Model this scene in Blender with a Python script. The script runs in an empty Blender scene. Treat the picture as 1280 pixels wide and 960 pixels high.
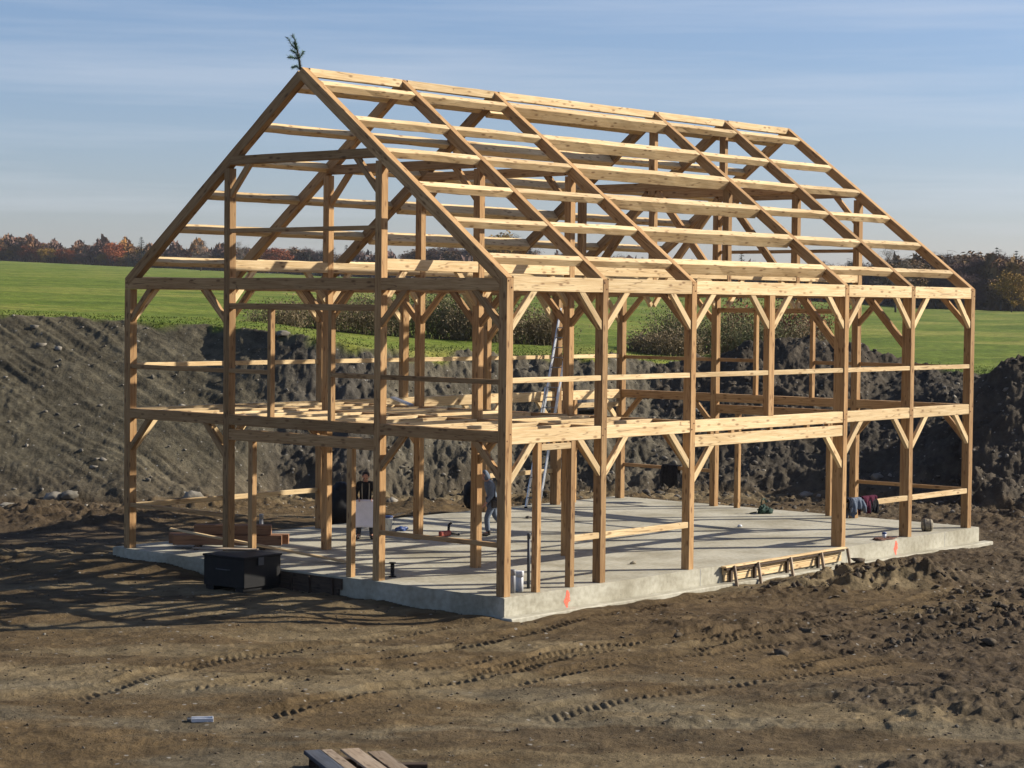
import bpy, bmesh, math, random
import numpy as np
from mathutils import Vector, Matrix
rng = random.Random(7)
nrng = np.random.default_rng(7)
scene = bpy.context.scene
COL = scene.collection
R = math.radians

# ------------------------------------------------------------------ camera, sky, sun, exposure
FPX, CAM = 2627.9, Vector((-33.0576, -28.8459, 6.1466))
YAW, PITCH, ROLL = R(49.0601), R(-2.1718), R(0.595)
fwd = Vector((math.sin(YAW)*math.cos(PITCH), math.cos(YAW)*math.cos(PITCH), math.sin(PITCH)))
rt0 = Vector((math.cos(YAW), -math.sin(YAW), 0)); up0 = rt0.cross(fwd)
rt = rt0*math.cos(ROLL) + up0*math.sin(ROLL); up = up0*math.cos(ROLL) - rt0*math.sin(ROLL)
cd = bpy.data.cameras.new("camera"); cam = bpy.data.objects.new("camera", cd); COL.objects.link(cam)
cd.sensor_width = 36; cd.lens = FPX/1280*36; cd.clip_start = .5; cd.clip_end = 6000
cam.matrix_world = Matrix(((rt.x, up.x, -fwd.x, CAM.x), (rt.y, up.y, -fwd.y, CAM.y), (rt.z, up.z, -fwd.z, CAM.z), (0, 0, 0, 1)))
scene.camera = cam
EL = R(27.5); SUN = Vector((.80*math.cos(EL), -.60*math.cos(EL), math.sin(EL)))
ld = bpy.data.lights.new("sun", 'SUN'); ld.energy = 5.0; ld.angle = R(.55); ld.color = (1, .92, .80)
so = bpy.data.objects.new("sun", ld); COL.objects.link(so); so.rotation_euler = SUN.to_track_quat('Z', 'Y').to_euler()
w = bpy.data.worlds.new("World"); scene.world = w; w.use_nodes = True
nt = w.node_tree; nt.nodes.clear()
def wn(t, **k):
    n = nt.nodes.new(t)
    for a, b in k.items(): setattr(n, a, b)
    return n
sky = wn('ShaderNodeTexSky', sky_type='NISHITA', sun_disc=False, sun_elevation=EL, sun_rotation=math.atan2(.80, -.60), altitude=300, air_density=1.0, dust_density=.9, ozone_density=3.0)
bg = wn('ShaderNodeBackground'); bg.inputs['Strength'].default_value = .066
wo = wn('ShaderNodeOutputWorld')
tc = wn('ShaderNodeTexCoord')
# thin cirrus: noise over the direction of view, stretched along the horizon
mp = wn('ShaderNodeMapping'); mp.inputs['Scale'].default_value = (2.2, 2.2, 46.0); mp.inputs['Rotation'].default_value = (R(3), R(-2), 0)
nz = wn('ShaderNodeTexNoise'); nz.inputs['Scale'].default_value = 1.3; nz.inputs['Detail'].default_value = 6; nz.inputs['Roughness'].default_value = .58
rp = wn('ShaderNodeValToRGB'); rp.color_ramp.elements[0].position = .47; rp.color_ramp.elements[1].position = .72
rp.color_ramp.elements[1].color = (.27, .27, .27, 1)
mx = wn('ShaderNodeMixRGB'); mx.inputs['Color2'].default_value = (6.6, 6.9, 7.6, 1)
L = nt.links.new
L(tc.outputs['Generated'], mp.inputs['Vector']); L(mp.outputs[0], nz.inputs['Vector']); L(nz.outputs['Fac'], rp.inputs['Fac'])
tint = wn('ShaderNodeMixRGB', blend_type='MULTIPLY'); tint.inputs['Fac'].default_value = 1; tint.inputs['Color2'].default_value = (.975, .962, 1.10, 1)
L(sky.outputs[0], tint.inputs['Color1'])
sx = wn('ShaderNodeSeparateXYZ'); hr = wn('ShaderNodeMapRange'); hr.inputs['From Max'].default_value = .16; hc = wn('ShaderNodeMixRGB')      # violet haze low in the sky, bluer above
hc.inputs['Color1'].default_value = (.98, .925, 1.10, 1); hc.inputs['Color2'].default_value = (.95, .97, 1.11, 1)
L(tc.outputs['Generated'], sx.inputs[0]); L(sx.outputs['Z'], hr.inputs['Value']); L(hr.outputs[0], hc.inputs['Fac']); L(hc.outputs[0], tint.inputs['Color2'])
L(rp.outputs[0], mx.inputs['Fac']); L(tint.outputs[0], mx.inputs['Color1']); L(mx.outputs[0], bg.inputs['Color']); L(bg.outputs[0], wo.inputs['Surface'])
scene.view_settings.view_transform = 'Standard'; scene.view_settings.look = 'None'
scene.view_settings.exposure = 0.76; scene.view_settings.gamma = 1
scene.view_settings.use_curve_mapping = False
scene.cycles.max_bounces = 6; scene.cycles.volume_bounces = 0; scene.cycles.use_denoising = True

# ------------------------------------------------------------------ helpers
def tag(o, label=None, cat=None, group=None, kind=None):
    if label: o['label'] = label
    if cat: o['category'] = cat
    if group: o['group'] = group
    if kind: o['kind'] = kind
    return o
def empty(name, loc, label=None, cat=None, group=None, rz=0):
    o = bpy.data.objects.new(name, None); COL.objects.link(o); o.location = loc; o.rotation_euler = (0, 0, rz); o.empty_display_size = .2
    bpy.context.view_layer.update()
    return tag(o, label, cat, group)
def mesh_obj(name, verts, faces, mat, parent=None, smooth=False, world=True):
    me = bpy.data.meshes.new(name)
    me.from_pydata([tuple(v) for v in verts], [], [tuple(f) for f in faces]); me.update()
    return link(name, me, mat, parent, smooth, world)
def link(name, me, mat, parent=None, smooth=False, world=True):
    if mat: me.materials.append(mat)
    if smooth: me.polygons.foreach_set('use_smooth', [True]*len(me.polygons))
    o = bpy.data.objects.new(name, me); COL.objects.link(o)
    if parent:
        o.parent = parent
        if world: o.matrix_parent_inverse = parent.matrix_world.inverted()
    return o
def np_mesh(name, V, quads, mat, parent=None, smooth=False, world=True):
    V = np.asarray(V, np.float32); F = np.asarray(quads, np.int32)
    me = bpy.data.meshes.new(name); k = F.shape[1]
    me.vertices.add(len(V)); me.vertices.foreach_set('co', V.ravel())
    me.loops.add(F.size); me.loops.foreach_set('vertex_index', F.ravel())
    me.polygons.add(len(F)); me.polygons.foreach_set('loop_start', np.arange(0, F.size, k, dtype=np.int32))
    me.update(calc_edges=True)
    return link(name, me, mat, parent, smooth, world)
class MB:
    def __init__(s): s.v = []; s.f = []
    def add(s, v, f):
        n = len(s.v); s.v += [tuple(a) for a in v]; s.f += [tuple(i+n for i in a) for a in f]; return s
    def box(s, x0, x1, y0, y1, z0, z1, c=.004):
        # chamfered box
        P = []
        c = min(c, (x1-x0)*.3, (y1-y0)*.3, (z1-z0)*.3)
        bm = bmesh.new(); bmesh.ops.create_cube(bm, size=1)
        for v in bm.verts: v.co = Vector(((x0+x1)/2+v.co.x*(x1-x0), (y0+y1)/2+v.co.y*(y1-y0), (z0+z1)/2+v.co.z*(z1-z0)))
        if c > 0: bmesh.ops.bevel(bm, geom=list(bm.edges), offset=c, segments=1, affect='EDGES')
        return s.bm(bm)
    def bm(s, bm, M=None):
        bm.verts.ensure_lookup_table(); bm.verts.index_update()
        if M is not None: bm.transform(M)
        s.add([v.co.copy() for v in bm.verts], [[v.index for v in f.verts] for f in bm.faces]); bm.free(); return s
    def tube(s, pts, rad, n=8, cap=True):
        pts = [Vector(p) for p in pts]; rads = rad if isinstance(rad, (list, tuple)) else [rad]*len(pts)
        rings = []; ref = None
        for i, p in enumerate(pts):
            d = (pts[min(i+1, len(pts)-1)]-pts[max(i-1, 0)]).normalized()
            if ref is None: ref = Vector((0, 0, 1)) if abs(d.z) < .9 else Vector((1, 0, 0))
            a = d.cross(ref).normalized(); b = a.cross(d).normalized(); ref = b
            rings.append([p+(a*math.cos(t)+b*math.sin(t))*rads[i] for t in [2*math.pi*k/n for k in range(n)]])
        v = [q for r in rings for q in r]; f = []
        for i in range(len(pts)-1):
            for k in range(n): f.append((i*n+k, i*n+(k+1) % n, (i+1)*n+(k+1) % n, (i+1)*n+k))
        if cap: f.append(tuple(range(n))[::-1]); f.append(tuple((len(pts)-1)*n+k for k in range(n)))
        return s.add(v, f)
    def lathe(s, prof, c=(0, 0, 0), n=20, M=None):
        v = []; f = []
        for r, z in prof:
            for k in range(n):
                t = 2*math.pi*k/n; v.append(Vector((r*math.cos(t), r*math.sin(t), z)))
        for i in range(len(prof)-1):
            for k in range(n): f.append((i*n+k, i*n+(k+1) % n, (i+1)*n+(k+1) % n, (i+1)*n+k))
        f.append(tuple(range(n))[::-1]); f.append(tuple((len(prof)-1)*n+k for k in range(n)))
        if M is not None: v = [M @ a for a in v]
        return s.add([a+Vector(c) for a in v], f)
    def xf(s, M): s.v = [tuple(M @ Vector(a)) for a in s.v]; return s
    def build(s, name, mat, parent=None, smooth=False, world=True): return mesh_obj(name, s.v, s.f, mat, parent, smooth, world)

# vectorised gradient noise
def _h(ix, iy, seed):
    n = (ix.astype(np.int64)*374761393 + iy.astype(np.int64)*668265263 + seed*1442695041) & 0xffffffff
    n = ((n ^ (n >> 13))*1274126177) & 0xffffffff
    n = n ^ (n >> 16)
    return n.astype(np.float64)/4294967296*2*np.pi
def gn(x, y, seed=0):
    x0 = np.floor(x); y0 = np.floor(y); fx = x-x0; fy = y-y0
    u = fx*fx*fx*(fx*(fx*6-15)+10); v = fy*fy*fy*(fy*(fy*6-15)+10)
    def g(i, j):
        a = _h(x0+i, y0+j, seed); return np.cos(a)*(fx-i)+np.sin(a)*(fy-j)
    return ((g(0, 0)*(1-u)+g(1, 0)*u)*(1-v)+(g(0, 1)*(1-u)+g(1, 1)*u)*v)*1.5
def fbm(x, y, o=4, seed=0, gain=.5):
    t = 0; a = 1
    for i in range(o): t = t+a*gn(x, y, seed+i*17); x = x*2.03+5.1; y = y*2.03+9.7; a *= gain
    return t
def ridged(x, y, o=3, seed=0, gain=.5):
    t = 0; a = 1
    for i in range(o): t = t+a*(1-2*np.abs(gn(x, y, seed+i*13))); x = x*2.1+3.3; y = y*2.1+1.7; a *= gain
    return t
def sst(a, b, x):
    t = np.clip((x-a)/(b-a), 0, 1); return t*t*(3-2*t)

# ------------------------------------------------------------------ materials
def mat(name, base, rough=.8, spec=.3, metal=0, noise=None, bump=None, var=0, coord='Object'):
    m = bpy.data.materials.new(name); m.use_nodes = True
    t = m.node_tree; p = t.nodes['Principled BSDF']
    p.inputs['Roughness'].default_value = rough; p.inputs['Specular IOR Level'].default_value = spec; p.inputs['Metallic'].default_value = metal
    p.inputs['Base Color'].default_value = (*base, 1)
    c = t.nodes.new('ShaderNodeTexCoord')
    if noise:
        sc, col2, lo, hi = noise
        n = t.nodes.new('ShaderNodeTexNoise'); n.inputs['Scale'].default_value = sc; n.inputs['Detail'].default_value = 5
        r = t.nodes.new('ShaderNodeValToRGB'); r.color_ramp.elements[0].position = lo; r.color_ramp.elements[1].position = hi
        r.color_ramp.elements[0].color = (*base, 1); r.color_ramp.elements[1].color = (*col2, 1)
        t.links.new(c.outputs[coord], n.inputs['Vector']); t.links.new(n.outputs['Fac'], r.inputs['Fac']); out = r.outputs[0]
        if var:
            oi = t.nodes.new('ShaderNodeObjectInfo'); hs = t.nodes.new('ShaderNodeHueSaturation'); mr = t.nodes.new('ShaderNodeMapRange')
            mr.inputs['To Min'].default_value = 1-var; mr.inputs['To Max'].default_value = 1+var
            t.links.new(oi.outputs['Random'], mr.inputs['Value']); t.links.new(mr.outputs[0], hs.inputs['Value']); t.links.new(out, hs.inputs['Color']); out = hs.outputs[0]
        t.links.new(out, p.inputs['Base Color'])
    if bump:
        sc, st, dist = bump
        n = t.nodes.new('ShaderNodeTexNoise'); n.inputs['Scale'].default_value = sc; n.inputs['Detail'].default_value = 6; n.inputs['Roughness'].default_value = .6
        b = t.nodes.new('ShaderNodeBump'); b.inputs['Strength'].default_value = st; b.inputs['Distance'].default_value = dist
        t.links.new(c.outputs[coord], n.inputs['Vector']); t.links.new(n.outputs['Fac'], b.inputs['Height']); t.links.new(b.outputs[0], p.inputs['Normal'])
    return m
def wood(name, light, mid, dark, knots=True, val=.10):
    """sawn timber: grain runs along the piece's own X axis, each piece shifted and tinted by its own random number"""
    m = bpy.data.materials.new(name); m.use_nodes = True
    t = m.node_tree; p = t.nodes['Principled BSDF']; N = t.nodes.new; l = t.links.new
    p.inputs['Roughness'].default_value = .78; p.inputs['Specular IOR Level'].default_value = .18
    c = N('ShaderNodeTexCoord'); oi = N('ShaderNodeObjectInfo')
    mul = N('ShaderNodeMath'); mul.operation = 'MULTIPLY'; mul.inputs[1].default_value = 97; l(oi.outputs['Random'], mul.inputs[0])
    cb = N('ShaderNodeCombineXYZ'); l(mul.outputs[0], cb.inputs[0]); l(mul.outputs[0], cb.inputs[1])
    ad = N('ShaderNodeVectorMath'); ad.operation = 'ADD'; l(c.outputs['Object'], ad.inputs[0]); l(cb.outputs[0], ad.inputs[1])
    mp = N('ShaderNodeMapping'); mp.inputs['Scale'].default_value = (1.0, 16, 16); l(ad.outputs[0], mp.inputs['Vector'])
    g = N('ShaderNodeTexNoise'); g.inputs['Scale'].default_value = 1.6; g.inputs['Detail'].default_value = 6; g.inputs['Roughness'].default_value = .6; g.inputs['Distortion'].default_value = .4; l(mp.outputs[0], g.inputs['Vector'])
    r = N('ShaderNodeValToRGB'); e = r.color_ramp.elements; e[0].position = .32; e[0].color = (*mid, 1); e[1].position = .62; e[1].color = (*light, 1); l(g.outputs['Fac'], r.inputs['Fac'])
    out = r.outputs[0]
    # broad sap/heart wood blotches
    mp2 = N('ShaderNodeMapping'); mp2.inputs['Scale'].default_value = (.5, 3, 3); l(ad.outputs[0], mp2.inputs['Vector'])
    g2 = N('ShaderNodeTexNoise'); g2.inputs['Scale'].default_value = 1.1; g2.inputs['Detail'].default_value = 3; l(mp2.outputs[0], g2.inputs['Vector'])
    r2 = N('ShaderNodeValToRGB'); e = r2.color_ramp.elements; e[0].position = .35; e[0].color = (.80, .74, .68, 1); e[1].position = .65; e[1].color = (1, 1, 1, 1); l(g2.outputs['Fac'], r2.inputs['Fac'])
    m1 = N('ShaderNodeMixRGB'); m1.blend_type = 'MULTIPLY'; m1.inputs['Fac'].default_value = .8; l(out, m1.inputs['Color1']); l(r2.outputs[0], m1.inputs['Color2']); out = m1.outputs[0]
    if knots:
        mp3 = N('ShaderNodeMapping'); mp3.inputs['Scale'].default_value = (2.6, 7, 7); l(ad.outputs[0], mp3.inputs['Vector'])
        v = N('ShaderNodeTexVoronoi'); v.inputs['Scale'].default_value = 1.0; l(mp3.outputs[0], v.inputs['Vector'])
        r3 = N('ShaderNodeValToRGB'); e = r3.color_ramp.elements; e[0].position = .10; e[0].color = (1, 1, 1, 1); e[1].position = .26; e[1].color = (0, 0, 0, 1); l(v.outputs['Distance'], r3.inputs['Fac'])
        m2 = N('ShaderNodeMixRGB'); m2.inputs['Color2'].default_value = (*dark, 1)
        f = N('ShaderNodeMath'); f.operation = 'MULTIPLY'; f.inputs[1].default_value = .75; l(r3.outputs[0], f.inputs[0]); l(f.outputs[0], m2.inputs['Fac']); l(out, m2.inputs['Color1']); out = m2.outputs[0]
    # drying checks: thin dark splits along the grain
    mp4 = N('ShaderNodeMapping'); mp4.inputs['Scale'].default_value = (.45, 9, 9); mp4.inputs['Location'].default_value = (3, 1, 7); l(ad.outputs[0], mp4.inputs['Vector'])
    g4 = N('ShaderNodeTexNoise'); g4.inputs['Scale'].default_value = 1.0; g4.inputs['Detail'].default_value = 1; l(mp4.outputs[0], g4.inputs['Vector'])
    r4 = N('ShaderNodeValToRGB'); e = r4.color_ramp.elements; e[0].position = .488; e[0].color = (0, 0, 0, 1); e[1].position = .512; e[1].color = (0, 0, 0, 1); x4 = r4.color_ramp.elements.new(.5); x4.color = (.7, .7, .7, 1); l(g4.outputs['Fac'], r4.inputs['Fac'])
    m4 = N('ShaderNodeMixRGB'); m4.inputs['Color2'].default_value = (dark[0]*.8, dark[1]*.8, dark[2]*.8, 1); l(r4.outputs[0], m4.inputs['Fac']); l(out, m4.inputs['Color1']); out = m4.outputs[0]
    hs = N('ShaderNodeHueSaturation'); mr = N('ShaderNodeMapRange'); mr.inputs['To Min'].default_value = 1-val*1.3; mr.inputs['To Max'].default_value = 1+val
    l(oi.outputs['Random'], mr.inputs['Value']); l(mr.outputs[0], hs.inputs['Value']); l(out, hs.inputs['Color'])
    l(hs.outputs[0], p.inputs['Base Color'])
    b = N('ShaderNodeBump'); b.inputs['Strength'].default_value = .35; b.inputs['Distance'].default_value = .006; l(g.outputs['Fac'], b.inputs['Height']); l(b.outputs[0], p.inputs['Normal'])
    return m
M_wood = wood("fresh_timber_sunlit", (.69, .535, .31), (.53, .375, .185), (.17, .085, .035), val=.17)  # new timber, colour paled further to look sunlit on front beams and purlins
M_post_shade = wood("post_timber_shaded", (.44, .280, .132), (.30, .172, .072), (.11, .052, .022), val=.20)  # browner post and rafter timber, also darkened to stand for shaded gable sides
M_plank = wood("weathered_plank", (.36, .29, .21), (.25, .19, .13), (.12, .08, .05), val=.2)
M_red = wood("reddish_timber", (.29, .165, .095), (.20, .105, .058), (.10, .05, .03))
M_dplank = wood("dark_form_board", (.085, .06, .042), (.05, .035, .025), (.02, .015, .01))
M_grey = wood("grey_blue_board", (.085, .095, .115), (.05, .057, .07), (.03, .03, .04), knots=False)
M_alu = mat("aluminium", (.55, .58, .60), .38, .5, .85, noise=(30, (.42, .44, .47), .4, .6))
M_rung = mat("dull_aluminium_rung", (.30, .32, .34), .5, .5, .6, noise=(30, (.2, .22, .24), .4, .6))
M_black = mat("black_painted_steel", (.006, .006, .0065), .6, .22, noise=(6, (.012, .0115, .011), .45, .7), bump=(14, .25, .004))
M_blackcloth = mat("black_cloth", (.012, .012, .014), .95, .1, noise=(20, (.022, .022, .024), .4, .6), bump=(40, .3, .004))
M_pvc = mat("white_pvc", (.60, .62, .64), .45, .4, noise=(12, (.52, .53, .55), .4, .7))
M_pvcg = mat("grey_pvc", (.26, .27, .28), .5, .4, noise=(12, (.21, .21, .22), .4, .7))
M_dark = mat("dark_grey_pipe", (.06, .068, .075), .5, .4, noise=(12, (.045, .05, .055), .4, .7))
M_orange = mat("fluorescent_orange_paint", (.85, .13, .07), .75, .2, noise=(25, (.75, .18, .12), .4, .65))
M_denim = mat("blue_grey_denim", (.10, .125, .165), .95, .1, noise=(30, (.16, .185, .225), .4, .65), bump=(60, .4, .004))
M_grays = mat("slate_hooded_cloth", (.15, .18, .225), .95, .1, noise=(18, (.11, .135, .175), .4, .65), bump=(40, .4, .006))
M_maroon = mat("maroon_cloth", (.075, .014, .030), .95, .1, noise=(20, (.05, .010, .022), .4, .65), bump=(40, .4, .006))
M_navy = mat("dark_navy_cloth", (.018, .022, .034), .95, .1, noise=(20, (.028, .033, .046), .4, .65), bump=(40, .4, .006))
M_pants = mat("charcoal_trouser_cloth", (.05, .052, .06), .95, .1, noise=(20, (.075, .077, .085), .4, .65), bump=(50, .4, .004))
M_skin = mat("skin", (.50, .26, .17), .55, .35, noise=(30, (.42, .20, .13), .4, .7))
M_hair = mat("dark_hair", (.012, .009, .008), .6, .4, noise=(60, (.03, .022, .018), .4, .7))
M_boot = mat("dark_boot_leather", (.025, .02, .016), .6, .3, noise=(30, (.045, .036, .03), .4, .7))
M_paper = mat("white_paper", (.74, .73, .80), .8, .2, noise=(5, (.66, .655, .72), .45, .7))
M_strap = mat("pale_strap", (.42, .37, .28), .85, .2, noise=(30, (.34, .3, .22), .4, .7))
M_green = mat("dark_green_nylon", (.012, .032, .024), .8, .2, noise=(18, (.022, .05, .036), .4, .65), bump=(25, .4, .01))
M_tan = mat("tan_canvas", (.30, .26, .19), .9, .2, noise=(16, (.16, .14, .10), .42, .62), bump=(30, .4, .006))
M_blue = mat("blue_plastic", (.02, .05, .17), .45, .5, noise=(10, (.03, .065, .2), .4, .7))
M_redp = mat("red_plastic", (.28, .05, .03), .5, .5, noise=(10, (.2, .035, .02), .4, .7))
M_brown = mat("brown_cord", (.14, .07, .05), .85, .2, noise=(30, (.09, .045, .03), .4, .7))
M_stone = mat("field_stone", (.20, .18, .145), .9, .2, noise=(1.3, (.09, .08, .062), .4, .65), bump=(12, .5, .03), var=.25)
M_clod = mat("earth_clod", (.095, .075, .052), .95, .1, noise=(9, (.06, .047, .034), .4, .65), bump=(20, .6, .03))

M_clodd = mat('dark_clod', (.055, .048, .038), .95, .1, noise=(.8, (.115, .10, .08), .45, .65))
def concrete():
    m = bpy.data.materials.new("cured_concrete"); m.use_nodes = True; t = m.node_tree; p = t.nodes['Principled BSDF']; N = t.nodes.new; l = t.links.new
    p.inputs['Roughness'].default_value = .85; p.inputs['Specular IOR Level'].default_value = .2
    c = N('ShaderNodeTexCoord')
    n1 = N('ShaderNodeTexNoise'); n1.inputs['Scale'].default_value = .55; n1.inputs['Detail'].default_value = 7; n1.inputs['Roughness'].default_value = .62; l(c.outputs['Object'], n1.inputs['Vector'])
    r1 = N('ShaderNodeValToRGB'); e = r1.color_ramp.elements; e[0].position = .33; e[0].color = (.27, .245, .175, 1); e[1].position = .60; e[1].color = (.448, .425, .338, 1); l(n1.outputs['Fac'], r1.inputs['Fac'])
    n2 = N('ShaderNodeTexNoise'); n2.inputs['Scale'].default_value = 9; n2.inputs['Detail'].default_value = 5; l(c.outputs['Object'], n2.inputs['Vector'])
    r2 = N('ShaderNodeValToRGB'); e = r2.color_ramp.elements; e[0].position = .3; e[0].color = (.78, .77, .75, 1); e[1].position = .62; e[1].color = (1, 1, 1, 1); l(n2.outputs['Fac'], r2.inputs['Fac'])
    mx = N('ShaderNodeMixRGB'); mx.blend_type = 'MULTIPLY'; mx.inputs['Fac'].default_value = 1; l(r1.outputs[0], mx.inputs['Color1']); l(r2.outputs[0], mx.inputs['Color2'])
    v = N('ShaderNodeTexVoronoi'); v.inputs['Scale'].default_value = 5; l(c.outputs['Object'], v.inputs['Vector'])
    r3 = N('ShaderNodeValToRGB'); e = r3.color_ramp.elements; e[0].position = .03; e[0].color = (.55, .55, .55, 1); e[1].position = .09; e[1].color = (1, 1, 1, 1); l(v.outputs['Distance'], r3.inputs['Fac'])
    mx2 = N('ShaderNodeMixRGB'); mx2.blend_type = 'MULTIPLY'; mx2.inputs['Fac'].default_value = .8; l(mx.outputs[0], mx2.inputs['Color1']); l(r3.outputs[0], mx2.inputs['Color2'])
    l(mx2.outputs[0], p.inputs['Base Color'])
    b = N('ShaderNodeBump'); b.inputs['Strength'].default_value = .3; b.inputs['Distance'].default_value = .01; l(n2.outputs['Fac'], b.inputs['Height']); l(b.outputs[0], p.inputs['Normal'])
    return m
M_conc = concrete()
def ground_mat():
    m = bpy.data.materials.new("earth_and_grass"); m.use_nodes = True; t = m.node_tree; p = t.nodes['Principled BSDF']; N = t.nodes.new; l = t.links.new
    p.inputs['Roughness'].default_value = .95; p.inputs['Specular IOR Level'].default_value = .12
    at = N('ShaderNodeAttribute'); at.attribute_name = 'soil'
    ag = N('ShaderNodeAttribute'); ag.attribute_name = 'grass'
    c = N('ShaderNodeTexCoord')
    n1 = N('ShaderNodeTexNoise'); n1.inputs['Scale'].default_value = 2.2; n1.inputs['Detail'].default_value = 9; n1.inputs['Roughness'].default_value = .68; l(c.outputs['Object'], n1.inputs['Vector'])
    r1 = N('ShaderNodeValToRGB'); e = r1.color_ramp.elements; e[0].position = .30; e[0].color = (.55, .53, .50, 1); e[1].position = .70; e[1].color = (1.35, 1.35, 1.35, 1); l(n1.outputs['Fac'], r1.inputs['Fac'])
    mx = N('ShaderNodeMixRGB'); mx.blend_type = 'MULTIPLY'; mx.inputs['Fac'].default_value = 1; l(at.outputs['Color'], mx.inputs['Color1']); l(r1.outputs[0], mx.inputs['Color2'])
    # little pale stones in the soil
    v = N('ShaderNodeTexVoronoi'); v.inputs['Scale'].default_value = 2.6; l(c.outputs['Object'], v.inputs['Vector'])
    r3 = N('ShaderNodeValToRGB'); e = r3.color_ramp.elements; e[0].position = .07; e[0].color = (.6, .6, .6, 1); e[1].position = .11; e[1].color = (0, 0, 0, 1); l(v.outputs['Distance'], r3.inputs['Fac'])
    mx2 = N('ShaderNodeMixRGB'); mx2.inputs['Color2'].default_value = (.34, .32, .28, 1); l(r3.outputs[0], mx2.inputs['Fac']); l(mx.outputs[0], mx2.inputs['Color1'])
    # grass: patches of green, straw and olive
    mg = N('ShaderNodeMapping'); mg.inputs['Rotation'].default_value = (0, 0, R(41)); mg.inputs['Scale'].default_value = (.035, .11, .1); l(c.outputs['Object'], mg.inputs['Vector'])
    n3 = N('ShaderNodeTexNoise'); n3.inputs['Scale'].default_value = 1; n3.inputs['Detail'].default_value = 8; n3.inputs['Roughness'].default_value = .65; l(mg.outputs[0], n3.inputs['Vector'])
    r4 = N('ShaderNodeValToRGB'); cr = r4.color_ramp; cr.elements[0].position = .36; cr.elements[0].color = (.070, .106, .012, 1); cr.elements[1].position = .66; cr.elements[1].color = (.205, .205, .045, 1)
    x = cr.elements.new(.5); x.color = (.112, .150, .020, 1)
    l(n3.outputs['Fac'], r4.inputs['Fac'])
    n4 = N('ShaderNodeTexNoise'); n4.inputs['Scale'].default_value = 1.7; n4.inputs['Detail'].default_value = 6; n4.inputs['Roughness'].default_value = .7; l(c.outputs['Object'], n4.inputs['Vector'])
    r5 = N('ShaderNodeValToRGB'); e = r5.color_ramp.elements; e[0].position = .3; e[0].color = (.5, .5, .5, 1); e[1].position = .68; e[1].color = (1.4, 1.38, 1.3, 1); l(n4.outputs['Fac'], r5.inputs['Fac'])
    mg2 = N('ShaderNodeMixRGB'); mg2.blend_type = 'MULTIPLY'; mg2.inputs['Fac'].default_value = 1; l(r4.outputs[0], mg2.inputs['Color1']); l(r5.outputs[0], mg2.inputs['Color2'])
    fin = N('ShaderNodeMixRGB'); l(ag.outputs['Fac'], fin.inputs['Fac']); l(mx2.outputs[0], fin.inputs['Color1']); l(mg2.outputs[0], fin.inputs['Color2'])
    l(fin.outputs[0], p.inputs['Base Color'])
    n5 = N('ShaderNodeTexNoise'); n5.inputs['Scale'].default_value = 7; n5.inputs['Detail'].default_value = 8; n5.inputs['Roughness'].default_value = .7; l(c.outputs['Object'], n5.inputs['Vector'])
    b = N('ShaderNodeBump'); b.inputs['Strength'].default_value = .7; b.inputs['Distance'].default_value = .10; l(n5.outputs['Fac'], b.inputs['Height']); l(b.outputs[0], p.inputs['Normal'])
    return m
M_ground = ground_mat()

# ------------------------------------------------------------------ terrain
FH = np.array([fwd.x, fwd.y])/math.hypot(fwd.x, fwd.y); RH = np.array([FH[1], -FH[0]])
def to_ds(x, y):
    dx = x-CAM.x; dy = y-CAM.y
    return dx*FH[0]+dy*FH[1], dx*RH[0]+dy*RH[1]
def from_ds(d, s): return CAM.x+FH[0]*d+RH[0]*s, CAM.y+FH[1]*d+RH[1]*s
def pix(x, y, z):
    v = Vector((x, y, z))-CAM; dd = v.dot(fwd); return 640+FPX*v.dot(rt)/dd, 480-FPX*v.dot(up)/dd
def onz(px, py, z):
    d = fwd+rt*((px-640)/FPX)-up*((py-480)/FPX); return CAM+d*((z-CAM.z)/d.z)
def hz(col): return 373.6+.0104*col            # horizon line of the level camera height
def zat(col, row, d): return CAM.z-(row-hz(col))/FPX*d
PC = [-500, 0, 155, 260, 300, 350, 400, 470, 540, 640, 740, 800, 870, 1000, 1130, 1240, 1280, 1800]
TOE = [66, 67, 67, 68, 69, 71, 72, 72, 72, 73, 74, 74, 75, 74, 71, 68, 67, 64]
TOP = [80, 80, 80, 80, 78.5, 77.5, 77, 77, 79, 82, 82, 84, 86, 86, 84, 82, 82, 82]
TROW = [388, 393, 401, 406, 411, 416, 424, 436, 440, 444, 446, 451, 452, 455, 459, 468, 468, 470]
FARD = [800, 760, 720, 690, 680, 660, 640, 620, 600, 560, 530, 510, 490, 440, 410, 390, 380, 340]
FROW = [320, 326, 333, 338, 340, 342, 345, 347, 349, 352, 357, 361, 366, 375, 384, 388, 389, 394]
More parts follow.
